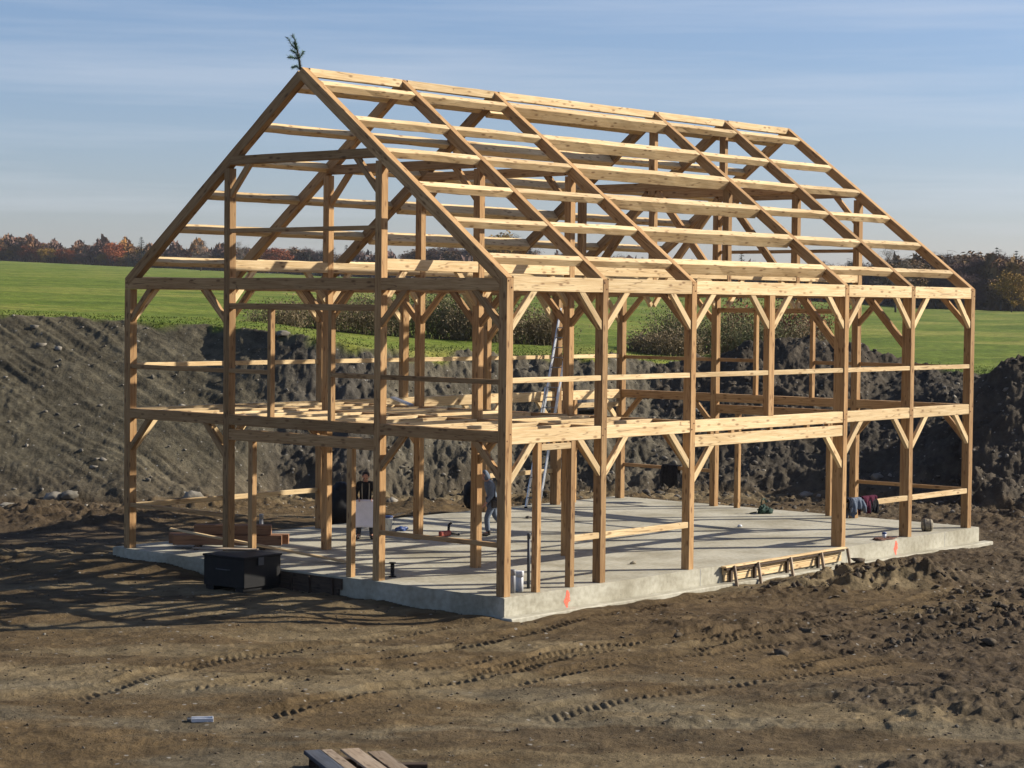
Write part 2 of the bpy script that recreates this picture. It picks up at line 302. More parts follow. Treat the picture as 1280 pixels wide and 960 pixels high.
# spoil heaps on top of the rear bank: column, row of the crest
HC = [780, 797, 829, 870, 896, 932, 972, 1009, 1040, 1077, 1100, 1125, 1150, 1175]
HR_ = [520, 468, 452, 449, 445, 431, 423, 419, 427, 430, 441, 452, 466, 480]
RC = [1195, 1225, 1245, 1262, 1280, 1330, 1500, 1800]
RR = [500, 471, 460, 451, 445, 438, 440, 440]
_a = onz(640, 840, -.5); _b = onz(960, 786, -.5); _t = math.hypot(_b.x-_a.x, _b.y-_a.y); TN = (-(_b.y-_a.y)/_t, (_b.x-_a.x)/_t)   # across the run of the wheel tracks
TRK = []   # tyre tracks: ground polyline, half width, depth, lug pitch
for pl, hw, dp, pit in [
    ([(300, 905), (470, 868), (640, 840), (700, 824), (770, 814), (835, 808), (905, 801), (1000, 786)], .30, .065, .20),
    ([(560, 850), (700, 816), (790, 806), (905, 791), (960, 786), (1060, 768)], .22, .05, .18),
    ([(330, 842), (490, 822), (600, 804), (660, 792), (720, 777), (800, 764), (900, 742)], .30, .065, .20),
    ([(840, 822), (960, 796), (1040, 780), (1125, 760), (1230, 738)], .26, .055, .18),
    ([(960, 842), (1040, 818), (1120, 803), (1200, 786), (1300, 768)], .38, .065, .21),
    ([(60, 884), (150, 862), (230, 838), (300, 822), (380, 808), (470, 800)], .34, .05, .19),
    ([(100, 846), (240, 828), (330, 812), (420, 806), (520, 790), (590, 776)], .30, .035, .18),
    ([(640, 905), (760, 880), (880, 862), (1000, 846), (1130, 822)], .35, .045, .20), ([(610, 862), (760, 836), (880, 822), (1000, 804), (1090, 786)], .30, .045, .19), ([(200, 872), (360, 850), (520, 838), (660, 815)], .28, .04, .19), ([(960, 722), (1100, 716), (1220, 704), (1300, 697)], .3, .05, .2)]:
    TRK.append(([tuple(onz(a, b, -.5))[:2] for a, b in pl], hw, dp, pit))
SX0, SX1, SY0, SY1 = -.08, 20.3, -.08, 12.9     # slab
def clods(x, y, sc, seed):      # rounded lumps of earth with flat tops and gaps between
    return np.tanh(2.6*np.clip(gn(x*sc+.6*gn(x*sc*.7, y*sc*.7, seed+3), y*sc, seed)-.02, 0, 1))
def tracks(x, y):
    z = np.zeros_like(x); trk_m = np.zeros_like(z)
    for pl, hw, dp, pit in TRK:
        best = np.full(x.shape, 9.); al = np.zeros_like(x); sd = np.zeros_like(x); L0 = 0
        for (ax, ay), (bx, by) in zip(pl[:-1], pl[1:]):
            ll = math.hypot(bx-ax, by-ay); ux, uy = (bx-ax)/ll, (by-ay)/ll
            pr = np.clip((x-ax)*ux+(y-ay)*uy, 0, ll); qx = x-ax-ux*pr; qy = y-ay-uy*pr; q = np.hypot(qx, qy)
            k = q < best; best = np.where(k, q, best); al = np.where(k, L0+pr, al); sd = np.where(k, qx*uy-qy*ux, sd); L0 += ll
        best = best+.07*gn(x*1.5, y*1.5, 41); sg = np.abs(sd)
        inn = sst(hw+.06, hw-.05, best); rim = np.exp(-((best-hw-.10)/.09)**2)
        lug = np.clip(np.sin((al+.05*gn(al*1.3, al*0, 44)+sg*.75)/pit*2*math.pi)*1.6, -1, 1)*(.6+.5*gn(al*.9, sd*2, 45))
        fade = .68+.32*sst(-.35, .25, gn(al*.25, al*0+hw*20, 43))
        fade = fade*sst(0, 1.2, al)*sst(0, 1.2, L0-al)
        z = z+fade*(inn*(-dp*.70+dp*.66*lug)+rim*dp*.7); trk_m = np.maximum(trk_m, inn*fade)
    return z, trk_m
def height(x, y):
    d, s = to_ds(x, y); d = np.maximum(d, .5); col = 640+FPX*s/d
    col = np.clip(col, -500, 1800)
    I = lambda a: np.interp(col, PC, a)
    wob = fbm(x*.12, y*.12, 3, 91)*(.4+1.2*sst(250, 420, col))
    toe = I(TOE)+wob; top = I(TOP)+.5*wob; trow = I(TROW); fard = I(FARD); frow = I(FROW)
    ztop = CAM.z-(trow-hz(col))/FPX*top; zfar = CAM.z-(frow-hz(col))/FPX*fard
    z0 = -.47+.10*fbm(x*.10, y*.10, 3, 5)
    # hill the photographer stands on
    z0 = np.where(d < 22, z0+(4.9)*(1-sst(3, 20, d)), z0)
    t = np.clip((d-toe)/(top-toe), 0, 1)
    bank = z0+(ztop-z0)*(t**1.08)
    u = np.clip((d-top)/(fard-top), 0, 3)
    z = np.where(d > top, ztop+(zfar-ztop)*np.minimum(u, 1.0)+np.where(u > 1, (u-1)*4.0, 0), bank)
    ismass = t > 0
    # steep dark cut below the turf in the middle
    grass = sst(-.25, .35, d-top+.7*fbm(x*.5, y*.5, 3, 33)).copy()
    # heaps
    heap = np.zeros_like(z); 
    for hc, hr, dc, wd, ext in ((HC, HR_, 84.0, 9.5, (790, 1165)), (RC, RR, 76.0, 8.0, (1205, 1801))):
        zr = CAM.z-(np.interp(col, hc, hr)-hz(col))/FPX*dc
        rel = (d-dc)/wd
        prof = np.where(rel < 0, np.clip(1+rel, 0, 1)**1.15, np.clip(1-rel*1.3, 0, 1))
        inn = (col > ext[0]) & (col < ext[1])
        zz = z0+(zr+.15*fbm(x*.8, y*.8, 3, 55)-z0)*prof
        hh = np.where(inn & (zz > z), zz-z, 0); heap = np.maximum(heap, hh)
    z = z+heap; hm = sst(.02, .25, heap)
    grass = grass*(1-hm)
    bankm = sst(0, .06, t)*(1-grass)
    z = z+grass*(1-hm)*(.12*fbm(x*.13, y*.13, 3, 111)+.03*fbm(x*.5, y*.5, 3, 112))*sst(0, 4, d-top)
    # ---- roughness
    left = sst(430, 250, col)
    perp = (s+ (d-70)*1.05)*.70; along = (s-(d-70))*.70
    groove = ridged(perp*.85+.25*gn(along*.3, perp*.3, 3), along*.10, 3, 61)
    rough = fbm(x*.9, y*.9, 5, 71, .6)
    lump = fbm(x*.33, y*.33, 3, 77)
    fine = fbm(x*2.6, y*2.6, 4, 72, .65); g2 = fbm(perp*2.7+.5*gn(along*.35, perp*.4, 4), along*.085, 5, 62, .66)-.9*np.clip(ridged(perp*.55+.35*gn(along*.12, perp*.2, 6), along*.05, 2, 63)-.9, 0, 1)
    z = z+np.maximum(bankm, hm)*(left*(.010*groove+(.034+.022*sst(-.2, .4, fbm(x*.18, y*.18, 3, 67)))*g2+.018*rough+.022*fine+.030*clods(x, y, 4.5, 64)*sst(-.2, .4, fbm(x*.4, y*.4, 2, 65)))+(1-left)*(.10*rough+.20*lump+.09*fine+.08*clods(x, y, 1.3, 88)+.08*clods(x, y, 3., 89)+.04*clods(x, y, 6., 90)))*np.clip((1-u*30), 0, 1)
    toeb = np.exp(-((d-toe+1.5)/3.0)**2)                        # lumpy foot of the bank
    z = z+toeb*(.10*rough+.22*np.clip(lump, -.3, 1)+.10*clods(x, y, 1.6, 27)+.06*clods(x, y, 3.5, 28))*(1-sst(1.5, .2, np.maximum.reduce([SX0-x, x-SX1, SY0-y, y-SY1])))
    # ---- worked ground
    flat = (1-sst(0, .15, t))
    m_right = sst(.0, .5, fbm(x*.16+3, y*.16, 3, 21)+.75*sst(900, 1250, col)-.25)*sst(640, 900, col)
    z = z+flat*(.020*fbm(x*1.1, y*1.1, 5, 11, .62)+.05*fbm(x*.25, y*.25, 3, 12)+.016*np.clip(fbm(x*3.1, y*3.1, 3, 15, .6), 0, 2)*sst(-.2, .5, fbm(x*.4, y*.4, 3, 16))+.020*fbm(((x-y*0)*TN[0]+y*TN[1])*2.6, (x*TN[1]-y*TN[0])*.10, 4, 17, .6)*sst(-.3, .3, fbm(x*.2, y*.2, 2, 29))+.010*clods(x, y, 5.5, 30)*sst(-.1, .4, fbm(x*.6, y*.6, 3, 32))+m_right*(.030*fbm(x*1.6, y*1.6, 4, 13, .55)+.075*clods(x, y, 1.9, 14)*sst(-.3, .3, fbm(x*.5, y*.5, 2, 18))+.045*clods(x, y, 4.1, 19)+.02*clods(x, y, 8, 20)))
    trk_m = np.zeros_like(z); ti = np.where((d > 28) & (d < 66) & (np.abs(s) < .34*d))[0]
    if len(ti):
        dz_, tm_ = tracks(x[ti], y[ti]); z[ti] += dz_; trk_m[ti] = tm_
    # loose spoil ridge in front of the form boards and dark clods at the right
    for px, py, h, ra, rb in ((1000, 742, .30, 1.7, .55), (1055, 735, .42, 1.5, .6), (1105, 730, .50, 1.4, .6), (1150, 728, .40, 1.1, .6), (1232, 748, .28, 1.1, .8), (1265, 775, .2, 1.8, 1.0), (1190, 770, .18, 2.0, .7), (880, 905, .16, 1.6, .5), (1180, 905, .22, 2.2, .6), (1250, 880, .22, 2.0, .7), (60, 920, .10, 3., .6), (1060, 870, .14, 1.4, .5), (60, 650, .5, 5, 1.5), (20, 700, .25, 6, 1.5)):
        c = onz(px, py, -.45); dd_, ss_ = to_ds(x, y); cd_, cs_ = to_ds(np.array(c.x), np.array(c.y))
        g = np.exp(-((ss_-cs_)/ra)**2-((dd_-cd_)/rb/1.6)**2)
        z = z+flat*g*h*(.45+.22*fbm(x*1.1, y*1.1, 2, 23)+.36*clods(x, y, 1.35, 23)+.20*clods(x, y, 3.1, 25)+.09*clods(x, y, 6.5, 26))
    # earth is scraped level below the slab and banked a little against it
    out = np.maximum.reduce([SX0-x, x-SX1, SY0-y, y-SY1])
    fp = (x > SX0) & (x < SX1) & (y < SY0) & (y > SY0-1.2)
    z = np.where(out < 0, np.minimum(z, -.75), z)
    k = sst(np.where((x < 0) & (y > 8), 2.6, 1.0), .1, out)*(out >= 0)
    zl = -.47+.07*fbm(x*.7, y*.7, 4, 31)+.10*np.clip(fbm(x*.35, y*.35, 2, 37), 0, 1)
    zl = np.where(x < 0, zl+.03+.25*sst(8.3, 12.6, y), zl)
    z = z*(1-k)+zl*k
    tx = sst(1.2, .3, np.hypot((x+.8)/1.2, (y-7.7)/1.6))
    z = z*(1-tx)+(-.43)*tx
    return z, grass, hm, bankm, left, m_right, trk_m, d, col, t, toeb
def h1(x, y): return float(height(np.array([float(x)]), np.array([float(y)]))[0][0])
def build_ground():
    ds = [1.5]
    while ds[-1] < 1150:
        d = ds[-1]
        st = .8 if d < 24 else (.085 if d < 48 else (.105 if d < 64 else (.10 if d < 90 else max(.4, (d-90)*.03+.2))))
        ds.append(d+st)
    ds = np.array(ds)
    A = np.concatenate([np.linspace(-1.3, -.46, 22)[:-1], np.linspace(-.46, -.29, 80)[:-1], np.linspace(-.29, .29, 930), np.linspace(.29, .46, 80)[1:], np.linspace(.46, 1.3, 22)[1:]])
    D, T = np.meshgrid(ds, A, indexing='ij'); S = D*T
    X, Y = from_ds(D, S)
    X = X.ravel(); Y = Y.ravel()
    z, grass, hm, bankm, left, mr, tm, d, col, t, toeb = height(X, Y)
    n, m = D.shape
    idx = np.arange(n*m).reshape(n, m)
    Q = np.stack([idx[:-1, :-1].ravel(), idx[:-1, 1:].ravel(), idx[1:, 1:].ravel(), idx[1:, :-1].ravel()], 1)
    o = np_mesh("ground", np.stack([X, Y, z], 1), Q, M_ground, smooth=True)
    tag(o, kind='structure')
    C = lambda *a: np.array(a)
    brown, tan, grey, dark, olive, black = C(.102, .070, .034), C(.158, .120, .066), C(.134, .117, .080), C(.062, .045, .028), C(.086, .074, .048), C(.052, .046, .038)
    sl = (X-CAM.x)*RH[0]+(Y-CAM.y)*RH[1]
    f1 = sst(-.2, .35, fbm(sl*.07, d*.24, 5, 101, .6))[:, None]; f2 = sst(-.1, .45, fbm(sl*.11+7, d*.3, 5, 102, .6))[:, None]; f3 = sst(.12, .55, fbm(sl*.10+17, d*.42, 5, 107, .6))[:, None]
    near = sst(42, 34, d)[:, None]
    c = brown*(1-f1)+tan*f1
    c = c*(1-.55*f2*near)+grey*.55*f2*near
    c = c*(1-.8*f3)+C(.076, .051, .025)*.8*f3
    # wet dark earth at the right and by the slab's left end
    wd = (mr*.75*sst(700, 1150, col))[:, None]; c = c*(1-wd)+dark*wd
    wl = (sst(330, 120, col)*sst(50, 58, d)*.75)[:, None]; c = c*(1-wl)+dark*wl
    c = c*(1-.22*tm[:, None])+brown*.8*.22*tm[:, None]
    bk = sst(0, .05, t)[:, None]
    bcol = olive*left[:, None]+(C(.118, .104, .080)*(1-sst(800, 900, col))+black*sst(800, 900, col))[:, None][:, 0][:, None]*(1-left[:, None]) if False else None
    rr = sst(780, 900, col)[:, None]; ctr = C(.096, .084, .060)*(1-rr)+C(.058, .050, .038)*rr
    cut_shade = (sst(290, 340, col)*sst(500, 440, col))[:, None]; ctr = ctr*(1-cut_shade)+C(.070, .062, .050)*cut_shade  # soil of the steep cut darkened to stand for its shade
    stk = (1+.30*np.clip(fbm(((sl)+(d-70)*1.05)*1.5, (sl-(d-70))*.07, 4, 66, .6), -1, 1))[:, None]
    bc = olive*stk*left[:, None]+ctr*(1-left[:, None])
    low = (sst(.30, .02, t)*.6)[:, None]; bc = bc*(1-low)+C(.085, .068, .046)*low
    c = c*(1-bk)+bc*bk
    hh = hm[:, None]; c = c*(1-hh)+C(.066, .054, .039)*hh
    c = c*(1+.25*np.clip(fbm(X*.8, Y*.8, 4, 103), -1, 1))[:, None]
    me = o.data
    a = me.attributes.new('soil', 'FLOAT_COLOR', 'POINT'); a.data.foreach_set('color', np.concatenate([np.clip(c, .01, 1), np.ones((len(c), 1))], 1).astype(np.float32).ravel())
    a = me.attributes.new('grass', 'FLOAT', 'POINT'); a.data.foreach_set('value', grass.astype(np.float32))
    return o
GROUND = build_ground()

# ------------------------------------------------------------------ haze
hb = MB().box(-2600, 2600, -2600, 2600, -2.2, 62, c=0).build("haze", None)
tag(hb, kind='stuff')
hm_ = bpy.data.materials.new("thin_air_haze"); hm_.use_nodes = True; ht = hm_.node_tree; ht.nodes.remove(ht.nodes['Principled BSDF'])
pv = ht.nodes.new('ShaderNodeVolumePrincipled'); pv.inputs['Color'].default_value = (.86, .91, 1, 1); pv.inputs['Density'].default_value = .00007; pv.inputs['Anisotropy'].default_value = .1
ht.links.new(pv.outputs[0], ht.nodes['Material Output'].inputs['Volume']); hb.data.materials.append(hm_)

# ------------------------------------------------------------------ concrete slab
slab = empty("concrete_slab", (0, 0, -.5), "pale concrete floor slab carrying the timber frame", "slab")
def dense_box(x0, x1, y0, y1, z0, z1, n):
    bm = bmesh.new(); bmesh.ops.create_cube(bm, size=1)
    for v in bm.verts: v.co = Vector(((x0+x1)/2+v.co.x*(x1-x0), (y0+y1)/2+v.co.y*(y1-y0), (z0+z1)/2+v.co.z*(z1-z0)))
    bmesh.ops.bevel(bm, geom=list(bm.edges), offset=.015, segments=2, affect='EDGES')
    return MB().bm(bm)
dense_box(SX0, SX1, SY0, SY1, -.8, 0, 1).build("floor_slab", M_conc, slab)
MB().box(SX0-.10, SX1+.28, SY0-.30, SY0-.002, -.95, -.40, .02).build("footing", M_conc, slab)
for x, zt, zb, wv in ((2.0, -.03, -.44, .075), (15.75, -.03, -.42, .07)):
    # sprayed mark: ragged upright blot, a paint film standing 3 mm proud of the face
    v = []; f = []
    n = 14
    for i in range(n+1):
        q = i/n; ww = wv*(.35+.9*math.sin(math.pi*min(1, q*1.15))*(.7+.3*rng.random()))
        if .45 < q < .6: ww *= 1.35
        zc = zt+(zb-zt)*q; off = .02*math.sin(q*7)
        v += [(x+off-ww, SY0-.004, zc), (x+off+ww*(.7+.5*rng.random()), SY0-.004, zc)]
    for i in range(n): f.append((2*i, 2*i+2, 2*i+3, 2*i+1))
    o = mesh_obj("paint_mark", v, f, M_orange, slab); o['label'] = "orange spray paint mark on concrete face"
for x in (6.9, 13.3, 18.35): MB().box(x, x+.012, SY0-.003, SY0+.05, -.42, -.01, 0).build("joint_line", M_pvcg, slab)

# ------------------------------------------------------------------ timber frame
XF = [0, 3.226, 6.542, 13.173, 16.499, 19.75]; W = 12.56; Y2, Y1 = 3.68, 8.68; PS = .2; H = 6.72; SL = .7636; RID = W/2
FR = empty("timber_frame", (0, 0, 0), "unfinished barn frame of pale new timber with open rafters and no walls", "building frame")
def timber(name, p0, p1, w, h, upv=(0, 0, 1), m=None, rough=.003, parent=None, seg=None):
    """one sawn stick from p0 to p1 (centre line), section w x h, chamfered arrises, slightly wavy"""
    p0 = Vector(p0); p1 = Vector(p1); ax = (p1-p0); ln = ax.length; ax.normalize(); u = Vector(upv)
    side = u.cross(ax).normalized(); u = ax.cross(side).normalized()
    Mx = Matrix(((ax.x, side.x, u.x, p0.x), (ax.y, side.y, u.y, p0.y), (ax.z, side.z, u.z, p0.z), (0, 0, 0, 1)))
    n = seg or max(1, int(ln/.55)); c = min(.010, w*.08); a, b = w/2, h/2
    prof = [(-a+c, -b), (a-c, -b), (a, -b+c), (a, b-c), (a-c, b), (-a+c, b), (-a, b-c), (-a, -b+c)]
    v = []; f = []
    bow = rng.uniform(-1, 1)*rough*1.5
    for i in range(n+1):
        t = i/n; e = 0 if i in (0, n) else 1
        for (yy, zz) in prof:
            v.append((ln*t, yy+e*(rng.uniform(-rough, rough)+bow*math.sin(math.pi*t)), zz+e*(rng.uniform(-rough, rough))))
    for i in range(n):
        for k in range(8): f.append((i*8+k, (i+1)*8+k, (i+1)*8+(k+1) % 8, i*8+(k+1) % 8))
    f.append(tuple(range(8))); f.append(tuple(n*8+k for k in range(8))[::-1])
    me = bpy.data.meshes.new(name); me.from_pydata(v, [], f); me.update(); me.materials.append(m or M_wood)
    o = bpy.data.objects.new(name, me); COL.objects.link(o); o.parent = parent or FR; o.matrix_basis = Mx
    return o
def post(x0, x1, y0, y1, z0, z1, m=None, name="post"):
    return timber(name, ((x0+x1)/2, (y0+y1)/2, z0), ((x0+x1)/2, (y0+y1)/2, z1), (y1-y0), (x1-x0), upv=(1, 0, 0), m=m or M_post_shade)
def bx_x(name, x0, x1, y0, y1, z0, z1, m=None):   # stick along X
    return timber(name, (x0, (y0+y1)/2, (z0+z1)/2), (x1, (y0+y1)/2, (z0+z1)/2), y1-y0, z1-z0, m=m)
def bx_y(name, x0, x1, y0, y1, z0, z1, m=None):   # stick along Y
    return timber(name, ((x0+x1)/2, y0, (z0+z1)/2), ((x0+x1)/2, y1, (z0+z1)/2), x1-x0, z1-z0, m=m)
def roofz(y): return 6.70+SL*min(y, W-y)
# --- posts
PW = [.22, .2, .2, .2, .2, .22]; PD = [.22, .22, .22, .32, .28, .22]
for i, x in enumerate(XF):
    x1 = x+PW[i]
    fp_ = post(x, x1, 0, PD[i], .002, H-.02)
    for zp in (6.64, 6.50, 3.42, 3.28):
        for xx in ((x+.06,) if zp in (6.64, 3.28) else (x1-.06,)):
            pg = MB().lathe([(.017, 0), (.017, .012), (.010, .016)], n=8, M=Matrix.Translation((xx, .002, zp)) @ Matrix.Rotation(R(90), 4, 'X')).build("peg", M_red, None)
            bpy.context.view_layer.update(); pg.parent = fp_; pg.matrix_parent_inverse = fp_.matrix_world.inverted()
    post(x, x1, W-PD[i], W, .002, H-.02 if i else H-.30)
    for j, y in enumerate((Y2, Y1)):
        top = roofz(y if y < RID else y+PS)-.235
        if i in (3, 4): post(x+.01, x1-.01, y, y+PS, H+.004, top)
        else: post(x+.005, x1-.005, y, y+PS, .002, top)
# --- wall beams between posts, front (y=0) and rear (y=W)
def wall(yf, sgn, front):
    f0 = lambda d0, d1: (yf+d0, yf+d1) if sgn > 0 else (yf-d1, yf-d0)
    for i in range(5):
        a = XF[i]+PW[i]+.002; b = XF[i+1]-.002
        mids = []
        bx_x("plate_beam", a, b, *f0(.006, .19), 6.425, 6.735)
        y_ = f0(.012, .17)
        bx_x("floor_beam", a, b, *y_, 3.20, 3.485)
        xm = (9.76+10.0)/2
        if i == 2:
            if front or True: post(xm-.12, xm+.12, *f0(.008, .18), 3.487, 6.423)
            bx_x("wall_rail", a, xm-.122, *f0(.02, .11), 4.485, 4.60); bx_x("wall_rail", xm+.122, b, *f0(.02, .11), 4.485, 4.60)
        else: bx_x("wall_rail", a, b, *f0(.02, .11), 4.485, 4.60)
        # knee braces under the plate and under the floor beam
        yb = (f0(.02, .12)[0]+f0(.02, .12)[1])/2
        def kb(xp, dr, zt, leg=.74):
            timber("knee_brace", (xp-dr*.03, yb, zt-leg-.03), (xp+dr*leg, yb, zt+.045), .10, .155, upv=(dr*-.7, 0, .7))
        kb(a, 1, 6.425); kb(b, -1, 6.425)
        if i == 2: kb(xm-.12, -1, 6.425); kb(xm+.12, 1, 6.425)
        zz = 2.86 if i == 2 and front else 3.2
        kb(a, 1, zz); kb(b, -1, zz)
        if i == 2 and front:
            bx_x("door_header", a, b, *f0(.012, .17), 2.86, 3.135)
            for xx in (7.44, 8.29, 9.92, 11.57, 12.53): post(xx-.07, xx+.07, *f0(.02, .12), 3.137, 3.198, name="packing_block")
        # low rails
        if front:
            if i == 0: bx_x("sill_rail", 2.352, b, *f0(.02, .11), .99, 1.125)
            elif i in (1, 3, 4): bx_x("sill_rail", a, b, *f0(.02, .11), .98, 1.12)
        else:
            if i in (0, 1, 3): bx_x("sill_rail", a, b, *f0(.02, .11), .98, 1.11)
    if front:
        post(1.06, 1.205, *f0(.01, .16), .002, 3.198, name="door_stud"); post(2.195, 2.35, *f0(.01, .16), .002, 3.198, name="door_stud")
        bx_x("door_header", 1.207, 2.193, *f0(.015, .15), 3.03, 3.165)
        for xx in (1.3, 1.62, 1.9, 2.1): post(xx-.05, xx+.05, *f0(.02, .12), 3.167, 3.198, name="packing_block")
    else:
        bx_x("door_header", 17.62, XF[5]-.002, *f0(.012, .15), 2.94, 3.09); post(17.47, 17.618, *f0(.01, .15), .002, 3.198, name="door_stud")
wall(0, 1, True); wall(W, -1, False)
# --- cross frames
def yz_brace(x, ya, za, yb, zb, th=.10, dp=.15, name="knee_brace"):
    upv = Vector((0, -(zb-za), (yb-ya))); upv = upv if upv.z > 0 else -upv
    timber(name, (x, ya, za), (x, yb, zb), th, dp, upv=upv, m=M_post_shade)
for i, x in enumerate(XF):
    pw = PW[i]; xa, xb = x+.008, x+pw-.008; gable = i in (0, 5)
    ys = [(PD[i]+.002 if True else 0, Y2-.002), (Y2+PS+.002, Y1-.002), (Y1+PS+.002, W-PD[i]-.002)]
    if i == 0: ys[2] = (Y1+PS+.002, W-.004)
    if i in (3, 4):
        bx_y("tie_beam", xa, xb, PD[i]+.002, W-PD[i]-.002, 6.40, 6.717, m=M_post_shade)
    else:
        for a, b in ys: bx_y("tie_beam", xa, xb, a, b, 6.425, 6.70, m=M_post_shade)
    xc = (xa+xb)/2
    if i == 0: xc = x+.075
    if i == 5: xc = x+.10
    # collar, collar braces
    cz0, cz1 = (9.30, 9.52) if not gable else (9.355, 9.56)
    bx_y("collar_beam", xa, xb, Y2+PS+.002, Y1-.002, cz0, cz1, m=M_post_shade)
    if i not in (3, 4):
        yz_brace(xc, Y1+.03, cz0-.72, Y1-.66, cz0+.04); yz_brace(xc, Y2+PS-.03, cz0-.72, Y2+PS+.66, cz0+.04)
    else:
        post(xa+.01, xb-.01, RID-.1, RID+.1, cz1+.002, roofz(RID)-.30, name="king_post")
        post(xa+.01, xb-.01, RID-.12, RID+.12, cz0-.12, cz0-.002, name="king_post")
        yz_brace(xc, RID-.16, cz0-.06, Y2+PS+.12, 6.74, .14, .19, "strut"); yz_brace(xc, RID+.16, cz0-.06, Y1-.12, 6.74, .14, .19, "strut")
    # knee braces under the tie
    if i in (3, 4):
        yz_brace(xc, PD[i]-.03, 5.15, 1.42, 6.44, .12, .19); yz_brace(xc, W-PD[i]+.03, 5.15, W-1.42, 6.44, .12, .19)
    else:
        for yp, sg in ((PD[i], 1), (Y2, -1), (Y2+PS, 1), (Y1, -1), (Y1+PS, 1), (W-PD[i], -1)):
            if gable and yp in (Y2+PS, Y1): continue
            yz_brace(xc, yp-sg*.03, 5.68, yp+sg*.74, 6.465)
    # floor level
    if i in (0, 1, 2, 5):
        for a, b in ys: bx_y("floor_beam", xa, xb, a, min(b, W-PD[i]-.002), 3.23, 3.475, m=M_post_shade)
        for yp, sg in ((PD[i], 1), (Y2, -1), (Y1+PS, 1), (W-PD[i], -1)):
            yz_brace(xc, yp-sg*.03, 2.50, yp+sg*.70, 3.265)
    # infill of the two gables
    if gable:
        xo = (x+.012, x+.105) if i == 0 else (x+pw-.105, x+pw-.012)
        xs = (x+.012, x+.16) if i == 0 else (x+pw-.16, x+pw-.012)
        bx_y("girt", *xo, Y2+PS+.002, Y1-.002, 7.755, 7.855, m=M_post_shade)
        bx_y("window_header", *xs, Y2+PS+.002, Y1-.002, 5.965, 6.105, m=M_post_shade)
        bx_y("door_header", *xs, Y2+PS+.002, Y1-.002, 2.88, 3.135, m=M_post_shade)
        for ya, yb in ((7.85, 8.0), (4.56, 4.72)): post(*xs, ya, yb, .002, 2.878, name="door_stud")
        for ya, yb in ((7.25, 7.36), (5.24, 5.35)): post(*xs, ya, yb, 3.477, 5.963, name="window_stud")
        for a, b in ((PD[i]+.002, Y2-.002), (Y2+PS+.002, 5.238), (7.362, Y1-.002), (Y1+PS+.002, W-PD[i]-.002)): bx_y("wall_rail", *xo, a, b, 4.46, 4.565, m=M_post_shade)
        for a, b in ((PD[i]+.002, Y2-.002), (Y1+PS+.002, W-PD[i]-.002)): bx_y("sill_rail", *xo, a, b, 1.025, 1.125, m=M_post_shade)
# --- longitudinal beams on the two inner post lines
for j, y in enumerate((Y2, Y1)):
    for i in range(5):
        a = XF[i]+PW[i]; b = XF[i+1]
        bx_x("queen_girt", a-.002, b+.002, y+.012, y+PS-.02, 6.87, 7.125)
        for xp, dr in ((a, 1), (b, -1)):
            zt = 6.87
            timber("girt_brace", (xp-dr*.03, y+.10, zt-.72), (xp+dr*.66, y+.10, zt+.04), .10, .14, upv=(dr*-.7, 0, .7)) if i not in (2,) else None
        if i in (0, 1): bx_x("floor_beam", a-.002, b+.002, y+.012, y+PS-.02, 3.23, 3.47)
# --- floor joists of the first two bays
k = 0
for i in (0, 1):
    a = XF[i]+PW[i]+.003; b = XF[i+1]-.003
    y = .95 if i == 0 else 1.18
    while y < W-.5:
        if min(abs(y-Y2-.1), abs(y-Y1-.1)) > .28:
            bx_x("joist", a, b, y-.075, y+.075, 3.27, 3.478+rng.uniform(-.004, .006))
        y += .94
# --- rafters and purlins
nrm = Vector((0, -SL, 1)).normalized()
def slope_pt(x, y, off, side):      # point on the roof plane pushed inward by off
    p = Vector((x, y, 6.70+SL*y))-nrm*off
    return p if side == 0 else Vector((x, W-p.y, p.z))
for side in (0, 1):
    n_ = nrm if side == 0 else Vector((0, SL, 1)).normalized()
    for i, x in enumerate(XF):
        xc = x+PW[i]/2
        lo = slope_pt(xc, .02 if side == 0 else -.0, .125, side); hi = slope_pt(xc, RID-.02-(.09 if side else 0), .125, side)
        timber("rafter", lo, hi, PW[i]-.012, .25, upv=n_, seg=16, m=M_post_shade)
    for i in range(5):
        a = XF[i]+PW[i]+.002; b = XF[i+1]-.002
        big = i == 2; pw_, pd = (.20, .30) if big else (.16, .18)
        for q in (.58, 1.61, 2.64, 3.65, 4.63, 5.74):
            r_ = pw_/2
            c0 = slope_pt(a, q+r_*.79, pd/2+.004, side); c1 = slope_pt(b, q+r_*.79, pd/2+.004, side)
            timber("purlin", c0, c1, pw_, pd, upv=n_, rough=.007, seg=12 if big else 7)
for i in range(5):
    a = XF[i]+PW[i]+.002; b = XF[i+1]-.002
    bx_x("ridge_beam", a, b, RID-.085, RID+.085, 11.285, 11.475)

# ------------------------------------------------------------------ things on and around the slab
# steel job box at the edge of the slab
bz = -.43
tb = empty("tool_box", (-1.36, 6.58, bz), "big black steel job box standing by the slab edge", "tool box", rz=R(4))
def child(mb, name, m, parent, smooth=False): return mb.build(name, m, parent, smooth, world=False)
child(MB().box(0, 1.2, 0, 1.28, .10, .76, .012), "box_body", M_black, tb)
child(MB().box(-.025, 1.225, -.025, 1.305, .762, .81, .012), "lid", M_black, tb)
for y in (.05, .98): child(MB().box(.02, 1.18, y, y+.25, 0, .099, .008), "skid", M_black, tb)
child(MB().box(.42, .60, -.045, -.026, .60, .775, .004), "hasp", M_dark, tb)
for x in (-.02,): child(MB().tube([(x, .42, .50), (x-.05, .46, .50), (x-.05, .82, .50), (x, .86, .50)], .012, 6), "handle", M_dark, tb)
o = timber("loose_board", onz(241, 685, .40), onz(322, 687, .40), .22, .03, m=M_plank, rough=.002); o.parent = None
tag(o, "pale board lying across the back of the black box and sticking out to the left", "board")
